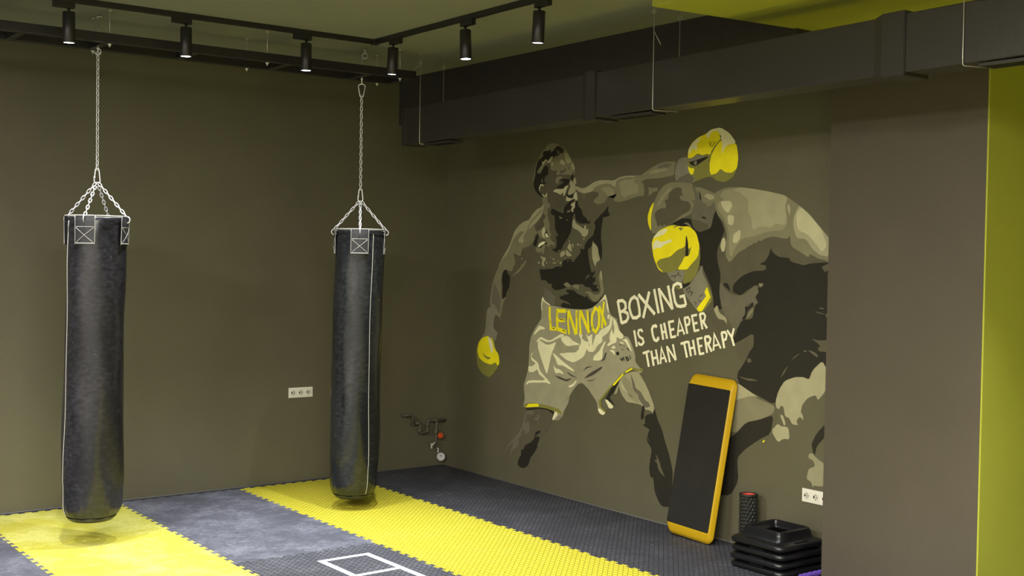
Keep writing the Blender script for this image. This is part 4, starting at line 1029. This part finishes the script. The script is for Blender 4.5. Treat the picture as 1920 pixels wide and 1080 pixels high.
D 4 1 -1635,1499 -1632,1447
D 5 1 -1707,1344 -1740,1332
D 4 1 -1877,1497 -1886,1448
D 4 1 -1758,1492 -1757,1428
D 4 1 -2038,1505 -2042,1418 -2048,1363
D 5 1 -2063,1370 -2071,1395
@slogan_boxing
T 21 1 -2360,1604 -2409,1435
T 20 1 -2357,1601 -2414,1609 -2446,1591 -2452,1556 -2427,1530 -2380,1519
T 20 1 -2427,1530 -2471,1515 -2482,1484 -2460,1454 -2406,1437
T 20 1 -2493,1593 -2508,1622 -2543,1642 -2579,1625 -2602,1549 -2605,1507 -2573,1486 -2532,1484 -2511,1510 -2491,1558 -2493,1593
T 21 1 -2587,1661 -2768,1522
T 21 1 -2704,1686 -2644,1488
T 20 1 -2755,1706 -2807,1531
T 20 1 -2802,1714 -2852,1540
T 18 1 -2805,1709 -2946,1568
T 21 1 -2898,1736 -2948,1565
T 19 1 -3034,1721 -3026,1748 -2993,1755 -2957,1739 -2949,1705 -2973,1621 -2994,1594 -3030,1590 -3081,1601
T 17 1 -3084,1601 -3061,1668 -3017,1658
@slogan_cheaper
T 18 1 -2549,1391 -2581,1271
T 15 1 -2641,1384 -2626,1400 -2598,1394 -2591,1370 -2607,1347 -2643,1334 -2654,1308 -2634,1289 -2607,1291 -2596,1307
T 18 1 -2790,1427 -2777,1439 -2750,1432 -2739,1409 -2749,1369 -2765,1336 -2788,1329 -2807,1342 -2806,1359
T 18 1 -2831,1453 -2860,1341
T 18 1 -2865,1465 -2899,1350
T 15 1 -2846,1393 -2883,1403
T 17 1 -2912,1475 -2942,1359
T 15 1 -2905,1470 -2965,1483
T 15 1 -2926,1414 -2970,1426
T 15 1 -2937,1362 -2989,1375
T 15 1 -3006,1377 -3018,1496 -3073,1393
T 12 1 -3014,1413 -3053,1423
T 16 1 -3070,1509 -3101,1399
T 15 1 -3065,1508 -3105,1517 -3121,1499 -3117,1469 -3085,1456
T 16 1 -3143,1530 -3174,1418
T 15 1 -3136,1527 -3193,1539
T 14 1 -3156,1473 -3199,1483
T 14 1 -3169,1422 -3217,1434
T 16 1 -3220,1547 -3248,1439
T 14 1 -3216,1545 -3256,1552 -3272,1533 -3264,1503 -3234,1492
T 16 1 -3251,1496 -3292,1449
@slogan_therapy
T 15 1 -2646,1226 -2716,1248
T 17 1 -2683,1240 -2714,1132
T 17 1 -2735,1252 -2766,1143
T 16 1 -2784,1265 -2815,1157
T 14 1 -2752,1194 -2801,1209
T 15 1 -2836,1163 -2842,1281 -2897,1180
T 12 1 -2842,1201 -2880,1213
T 15 1 -2932,1183 -2897,1297
T 14 1 -2897,1297 -2992,1202
T 15 1 -2959,1315 -2993,1204
T 15 1 -3036,1323 -3107,1344
T 16 1 -3071,1333 -3103,1230
T 16 1 -3113,1349 -3142,1242
T 16 1 -3157,1360 -3186,1254
T 13 1 -3129,1295 -3169,1307
T 16 1 -3201,1371 -3228,1261
T 13 1 -3193,1367 -3249,1380
T 13 1 -3211,1314 -3249,1326
T 14 1 -3223,1263 -3270,1274
T 16 1 -3271,1389 -3297,1278
T 15 1 -3270,1387 -3308,1394 -3326,1378 -3318,1351 -3286,1339
T 16 1 -3302,1342 -3341,1290
T 14 1 -3357,1298 -3360,1413 -3425,1318
T 11 1 -3360,1331 -3399,1342
T 16 1 -3428,1428 -3457,1322
T 14 1 -3425,1426 -3460,1433 -3476,1416 -3470,1385 -3441,1372
T 14 1 -3479,1447 -3523,1402
T 14 1 -3541,1464 -3523,1402
T 15 1 -3521,1405 -3546,1344
@skinB
M 0 0 -3334,2392 -3425,2423 -3560,2424 -3767,2394 -3956,2356 -4079,2284 -4160,2227 -4250,2140 -4314,2077 -4348,2046 -4360,1630 -3425,1587 -3393,1688 -3407,1825 -3369,1927 -3373,1995 -3331,2080 -3303,2252
D 0 0 -3354,2281 -3315,2226 -3305,2166 -3282,2141 -3200,2120 -3116,2098 -3071,1993 -3147,1872 -3218,1890 -3243,1856 -3317,1737 -3342,1652 -3344,1584 -3436,1588 -3393,1688 -3407,1825 -3369,1927 -3368,1995 -3422,2105 -3433,2131 -3408,2182 -3361,2242
D 0 0 -2918,2179 -2967,2214 -3036,2220 -3114,2215 -3125,2170 -3194,2120 -3233,2085 -3215,2023 -3156,2114 -3077,2156
L1 0 0 -2708,2120 -2707,2257 -2735,2348 -2777,2414 -2840,2465 -2903,2483 -3008,2477 -3111,2466 -3142,2431 -3164,2380 -3145,2336 -3127,2256 -2984,2207 -2880,2171 -2752,2112
L15 0 0 -2758,2302 -2789,2361 -2852,2419 -2925,2454 -2894,2418 -2852,2389 -2800,2331
M 0 0 -2967,2445 -3019,2432 -3010,2414 -3026,2384 -2990,2378 -3011,2347 -3084,2338 -3110,2308 -3096,2272 -3004,2237 -2932,2193 -2890,2175 -2858,2172 -2837,2179 -2821,2157 -2804,2180 -2778,2157 -2761,2195 -2738,2249 -2759,2279 -2823,2300 -2860,2314 -2843,2352 -2880,2366 -2884,2403 -2926,2432
L1 0 0 -2806,2315 -2833,2322 -2860,2314 -2855,2296 -2818,2296
Y 0 0 -2735,2351 -2692,2303 -2666,2242 -2674,2181 -2708,2124 -2703,2242
L0 0 0 -3111,2462 -3162,2438 -3202,2433 -3263,2413 -3342,2385 -3383,2301 -3395,2215 -3354,2281 -3326,2231 -3309,2159 -3280,2138 -3269,2174 -3168,2205 -3118,2213 -3116,2271 -3155,2343
L1 0 0 -3142,2424 -3162,2438 -3202,2433 -3342,2385 -3391,2351 -3324,2332 -3305,2303 -3266,2297 -3255,2319 -3215,2334 -3204,2378
D 0 0 -3185,2415 -3204,2378 -3207,2342 -3195,2350 -3189,2379
D 0 0 -3208,2226 -3238,2229 -3268,2210 -3228,2215
D 0 0 -3120,2330 -3149,2351 -3135,2333
L2 0 0 -3234,2370 -3263,2391 -3342,2367 -3381,2351 -3304,2346 -3294,2340 -3254,2362
M 0 0 -3128,2198 -3189,2201 -3269,2174 -3284,2160 -3260,2138 -3171,2124 -3129,2161
L1 0 0 -3036,2184 -3077,2191 -3119,2161 -3109,2154 -3068,2177
L1 0 0 -3334,2392 -3425,2423 -3560,2424 -3767,2394 -3956,2356 -4079,2284 -4160,2227 -4250,2140 -4314,2077 -4348,2046 -4352,1900 -4294,1938 -4236,1945 -4167,1976 -4158,1952 -4098,1983 -4016,2022 -4004,2094 -3984,2070 -3860,2087 -3797,2075 -3755,2054 -3744,2063 -3712,2038 -3696,2050 -3691,2034 -3648,2021 -3626,2005 -3561,1979 -3484,1907 -3443,1961 -3456,2097 -3432,2165 -3420,2190 -3361,2242 -3324,2337
L15 0 0 -3414,2402 -3493,2416 -3571,2422 -3767,2394 -3956,2356 -3977,2335 -3958,2279 -3980,2215 -3977,2159 -3942,2127 -3817,2120 -3689,2087 -3602,2079 -3527,2004 -3500,1945 -3476,1995 -3479,2097 -3455,2164 -3419,2224 -3360,2285 -3370,2327 -3427,2338 -3380,2369
L2 0 0 -3561,2389 -3493,2401 -3571,2422 -3767,2394 -3946,2356 -3977,2339 -3958,2287 -3976,2175 -3951,2159 -3889,2172 -3837,2144 -3763,2157 -3683,2131 -3669,2228 -3642,2237 -3645,2336
L2 0 0 -4065,2277 -4079,2284 -4160,2227 -4250,2140 -4314,2077 -4348,2046 -4351,1954 -4245,1968 -4186,2007 -4135,2070 -4060,2074 -4031,2150 -4031,2214
L3 0 0 -4051,2237 -4090,2276 -4160,2223 -4260,2124 -4301,2031 -4264,1984 -4224,2031 -4144,2102 -4064,2126
L2 0 0 -3983,2303 -4004,2278 -4001,2218 -3985,2247 -3974,2271
L3 0 0 -3387,2331 -3484,2333 -3502,2298 -3464,2245 -3417,2275
L3 0 0 -3455,2236 -3520,2231 -3511,2164 -3466,2169
L3 0 0 -3579,2138 -3580,2080 -3548,2042 -3509,2046 -3518,2105
L3 0 0 -3434,2084 -3449,2046 -3437,1987 -3414,1982 -3396,2021 -3411,2072
D 0 0 -3846,2014 -3832,1965 -3801,1924 -3748,1902 -3812,1895 -3803,1862 -3696,1856 -3598,1821 -3522,1760 -3518,1710 -3591,1687 -3656,1731 -3741,1767 -3753,1750 -3711,1700 -3756,1635 -3703,1583 -4360,1614 -4352,1923 -4276,1922 -4169,1913 -4120,1900 -4009,1926 -4008,1946 -3916,1953 -3863,1981
M 0 0 -4133,1774 -4142,1810 -4257,1890 -4352,1931 -4352,1900 -4230,1820 -4173,1779
M 0 0 -4188,1752 -4231,1796 -4353,1861 -4354,1846
D 0 0 -3437,1771 -3477,1767 -3501,1709 -3466,1733 -3432,1753
L0 0 0 -3400,1783 -3462,1711 -3528,1689 -3592,1687 -3655,1710 -3716,1767 -3753,1721 -3718,1680 -3755,1634 -3709,1632 -3688,1647 -3636,1621 -3648,1566 -3607,1531 -3556,1448 -3478,1525 -3421,1595 -3397,1693
D 0 0 -3631,1621 -3657,1610 -3703,1652 -3709,1624 -3658,1590 -3644,1533 -3617,1524 -3607,1535 -3637,1565
L1 0 0 -3746,1776 -3792,1777 -3778,1753 -3757,1749
M 0 0 -3607,1523 -3556,1440 -3468,1476 -3478,1509 -3344,1584 -3255,1547 -3482,1363 -3568,1368 -3631,1405
D 0 0 -3815,1888 -3815,1699 -3750,1650 -3719,1625 -3701,1536 -3607,1523 -3556,1440 -3568,1368 -3714,1446 -3717,1347 -3666,1279 -3636,1237 -3585,1168 -3587,1088 -3725,1029 -3928,1050 -3985,1149 -4053,1178 -4178,1174 -4213,1246 -4286,1301 -4334,1226 -4371,1229 -4352,1896
M 0 0 -3568,1368 -3714,1446 -3717,1347 -3666,1279 -3593,1241 -3548,1318
D 0 0 -3515,1357 -3566,1449 -3722,1545 -3714,1442 -3568,1368
L2 0 0 -3344,1584 -3382,1618 -3400,1562 -3467,1532 -3473,1486 -3445,1515 -3390,1520
L1 0 0 -3638,1529 -3658,1566 -3709,1620 -3700,1576
D 0 0 -3739,1374 -3678,1312 -3642,1232 -3580,1168 -3575,1119 -3685,1052 -3916,976 -3931,1095 -3989,1148 -4071,1179 -4181,1175 -4208,1232 -4285,1302 -4342,1253 -4348,1415
M 0 0 -4031,1280 -4059,1309 -4106,1336 -4097,1324 -4050,1293
M 0 0 -3950,1153 -3974,1210 -4017,1252 -3993,1211
M 0 0 -4163,1363 -4210,1355 -4248,1339 -4249,1316 -4211,1336
M 0 0 -4194,1433 -4273,1427 -4365,1444 -4367,1363 -4257,1358 -4247,1380 -4270,1389 -4237,1417
M 0 0 -4296,1597 -4360,1615 -4361,1570 -4316,1568
M 0 0 -4213,1612 -4287,1600 -4297,1593 -4241,1600
L0 0 0 -4240,1635 -4295,1633 -4277,1627
M 0 0 -3656,1254 -3682,1276 -3704,1250 -3673,1236
M 0 0 -3585,1144 -3649,1134 -3712,1135 -3769,1125 -3681,1117 -3628,1128
M 0 0 -4133,1355 -4163,1359 -4159,1347 -4135,1346
L2 0 0 -3922,963 -3915,1009 -3943,1087 -3989,1148 -4071,1179 -4140,1185 -4187,1171 -4208,1232 -4285,1301 -4322,1251 -4333,1180 -4312,1106 -4258,1047 -4240,1080 -4178,1055 -4134,1005 -4124,957 -4141,941 -4146,905 -4119,929 -4090,898 -4105,870 -4056,871 -4031,909 -3996,915 -3982,979 -3958,981 -3947,956
L2 0 0 -3954,919 -3978,922 -4003,869 -3992,850 -3973,884
L2 0 0 -3884,807 -3937,861 -3962,847 -4027,848 -4038,770 -3988,768 -3941,737
L15 0 0 -4194,695 -4222,708 -4257,681 -4348,640 -4392,620 -4395,530 -4284,503 -4239,504 -4234,485 -4222,520 -4181,536 -4197,603 -4247,625 -4235,659 -4195,672
L1 0 0 -3582,1095 -3686,1023 -3910,975 -3899,922 -3790,871 -3666,837 -3578,758 -3526,752 -3519,1006
L2 0 0 -3569,1099 -3774,1013 -3699,1020 -3598,985 -3520,967 -3518,1055
D 0 0 -3900,913 -3790,871 -3666,837 -3578,748 -3423,659 -3268,376 -3406,298 -3538,321 -3606,430 -3589,584 -3658,652 -3782,736 -3879,787
D 0 0 -4383,960 -4340,928 -4253,835 -4215,766 -4228,713 -4245,697 -4255,754 -4342,847 -4385,879
Y 0 0 -3809,721 -3825,740 -3831,735 -3819,720
D 0 0 -3048,1762 -3068,1763 -3126,1764 -3079,1724 -3040,1720
GR 0 0 -2877,1826 -2917,1844 -3066,1853 -3066,1833 -3039,1762 -2989,1768 -2939,1766
GR 0 0 -3238,1892 -3230,1843 -3289,1755 -3338,1654 -3247,1560 -3199,1558 -3030,1712 -3108,1743 -3182,1828
OL 0 0 -3289,1755 -3343,1654 -3238,1556 -3199,1558 -3180,1578 -3301,1659 -3252,1706 -3280,1741
Y 0 1 -3280,1738 -3315,1666 -3237,1567 -3204,1562 -3184,1581 -3272,1672 -3257,1702
DK 6 1 -2923,1803 -2978,1809 -3007,1838
DK 5 1 -2968,1808 -2960,1785
DK 5 1 -2992,1821 -3028,1804
DK 7 1 -3074,1710 -3113,1730 -3109,1701 -3143,1695 -3124,1668
DK 6 1 -3079,1714 -3109,1680
DK 5 1 -3195,1654 -3207,1633 -3231,1641
DK 5 1 -3206,1664 -3244,1686
DK 5 1 -3159,1626 -3180,1625 -3174,1605
OL 0 0 -2975,1735 -3025,1726 -3010,1708 -2980,1718
@gloveB
OL 0 0 -2717,2036 -2736,2087 -2797,2137 -2898,2169 -3018,2164 -3116,2156 -3175,2106 -3206,2023 -3211,1919 -3182,1828 -3126,1771 -3058,1752 -3048,1762 -3066,1847 -2987,1853 -2877,1826 -2805,1849 -2740,1935
Y 0 0 -2717,2036 -2736,2087 -2797,2137 -2898,2169 -2968,2171 -3018,2160 -3096,2163 -3165,2120 -3201,2023 -3189,1947 -3113,1883 -3085,1855 -2987,1853 -3035,1910 -3053,1945 -3102,1953 -3124,2023 -3096,1995 -3079,2086 -3067,2100 -3061,2016 -2983,1994 -2914,1944 -2803,1925 -2772,1899 -2794,1864 -2856,1825 -2794,1849 -2740,1935
D 0 0 -3069,2104 -3089,2051 -3097,1953 -3063,1949 -3066,2009
CR 0 0 -2731,2080 -2777,2123 -2838,2144 -2888,2147 -2849,2108 -2747,2080
CR 0 0 -2737,2044 -2778,2073 -2799,2051 -2850,2055 -2921,2072 -2926,2054 -2841,2029 -2811,2004 -2780,2011 -2734,1993 -2727,2029
OL 0 1 -2984,2150 -3003,2150 -3013,2158 -3023,2150 -3048,2146 -3023,2139 -3019,2128 -3004,2139
OL 0 0 -2938,2157 -2968,2170 -3008,2165 -2968,2161 -2949,2150
"""

def chaikin(pts):
    out = []
    n = len(pts)
    for i in range(n):
        a, b = pts[i], pts[(i + 1) % n]
        d = math.hypot(b[0] - a[0], b[1] - a[1])
        if d < .5: continue
        q = .17
        out += [(a[0] + (b[0] - a[0]) * q, a[1] + (b[1] - a[1]) * q), (a[0] + (b[0] - a[0]) * (1 - q), a[1] + (b[1] - a[1]) * (1 - q))]
    return out
def ribbon(pts, w, closed):
    L_ = []; R_ = []; n = len(pts); quads = []
    P_ = [Vector(p) for p in pts]
    for i, p in enumerate(P_):
        if closed: a = P_[i - 1] if i else P_[-2]; b = P_[i + 1] if i < n - 1 else P_[1]
        else: a = P_[max(i - 1, 0)]; b = P_[min(i + 1, n - 1)]
        d1 = (p - a).normalized() if (p - a).length > 0 else (b - p).normalized(); d2 = (b - p).normalized() if (b - p).length > 0 else d1
        n1 = Vector((-d1.y, d1.x)); n2 = Vector((-d2.y, d2.x)); m = n1 + n2
        if m.length < .3: m = n1
        m.normalize(); k = (w * .62) / max(.5, m.dot(n1))
        L_.append(p + m * k); R_.append(p - m * k)
    return [(L_[i], L_[i + 1], R_[i + 1], R_[i]) for i in range(n - 1)]
def paint(data_parts):
    """meshes[part] -> (bm, keys)"""
    meshes = []
    cur = None
    for line in MURAL.strip().splitlines():
        if line[0] == '@': cur = (line[1:], []); meshes.append(cur); continue
        k, w, s, *pp = line.split()
        cur[1].append((k, int(w), int(s), [tuple(map(int, q.split(','))) for q in pp]))
    return meshes
BASE = {'skinA': .5, 'trunks': 3.3, 'lennox': 4.3, 'gloveA': 3.4, 'gloveAlow': 3.4, 'skinB': .5, 'gloveB': 2.9, 'slogan_boxing': 4.8, 'slogan_cheaper': 4.8, 'slogan_therapy': 4.8}
mu = thing('wall_mural', 'painted mural of two boxers with yellow gloves and a slogan on the side wall', 'mural', (0, -2.5, 0))
parents = {}
NAMES = {'skinA': ('painted_boxer', 'painted boxer throwing a punch, in grey trunks'), 'skinB': ('painted_boxer', 'painted boxer ducking with a broad bare back'), 'trunks': ('boxing_trunks', None),
         'lennox': ('trunks_lettering', None), 'gloveA': ('boxing_glove', None), 'gloveAlow': ('boxing_glove', None), 'gloveB': ('boxing_glove', None),
         'slogan_boxing': ('lettering', 'cream lettering reading BOXING'), 'slogan_cheaper': ('lettering', 'cream lettering reading IS CHEAPER'), 'slogan_therapy': ('lettering', 'cream lettering reading THAN THERAPY')}
for part, polys in paint(None):
    bm = bmesh.new(); keys = []; step = .02
    for i, (k, w, s, pts) in enumerate(polys):
        if k not in keys: keys.append(k)
        mi = keys.index(k); X = -(BASE[part] + i * step) / 1000
        faces = []
        if w:
            closed = pts[0] == pts[-1]
            for q in ribbon(pts, w, closed): faces.append([(p.x, p.y) for p in q])
        else:
            faces.append(pts if s else chaikin(pts))
        for fp in faces:
            vs = [bm.verts.new((X, y / 1000 + 2.5, z / 1000)) for y, z in fp]
            try: f_ = bm.faces.new(vs)
            except ValueError: continue
            f_.material_index = mi
            f_.normal_update()
            if f_.normal.x > 0: f_.normal_flip()
    ng = [f_ for f_ in bm.faces if len(f_.verts) > 4]
    bmesh.ops.triangulate(bm, faces=ng, ngon_method='EAR_CLIP')
    par = mu
    if part in ('trunks', 'gloveA', 'gloveAlow', 'lennox'): par = parents['skinA']
    if part == 'gloveB': par = parents['skinB']
    nm, lb = NAMES[part]
    o = link_mesh(nm, bm, [PM[k] for k in keys], par)
    if lb: o['label'] = lb
    parents.setdefault(part, o)

# ------------------------------------------------------------------ world and render look
w = bpy.data.worlds.new('world'); sc.world = w; w.use_nodes = True
w.node_tree.nodes['Background'].inputs[0].default_value = (.5, .52, .55, 1); w.node_tree.nodes['Background'].inputs[1].default_value = .02
vs = sc.view_settings; vs.view_transform = 'Standard'; vs.look = 'None'; vs.gamma = 1; vs.use_curve_mapping = False; vs.exposure = EXPOSURE
cy = sc.cycles; cy.use_denoising = True; cy.max_bounces = 10; cy.diffuse_bounces = 8; cy.glossy_bounces = 4; cy.sample_clamp_indirect = 6
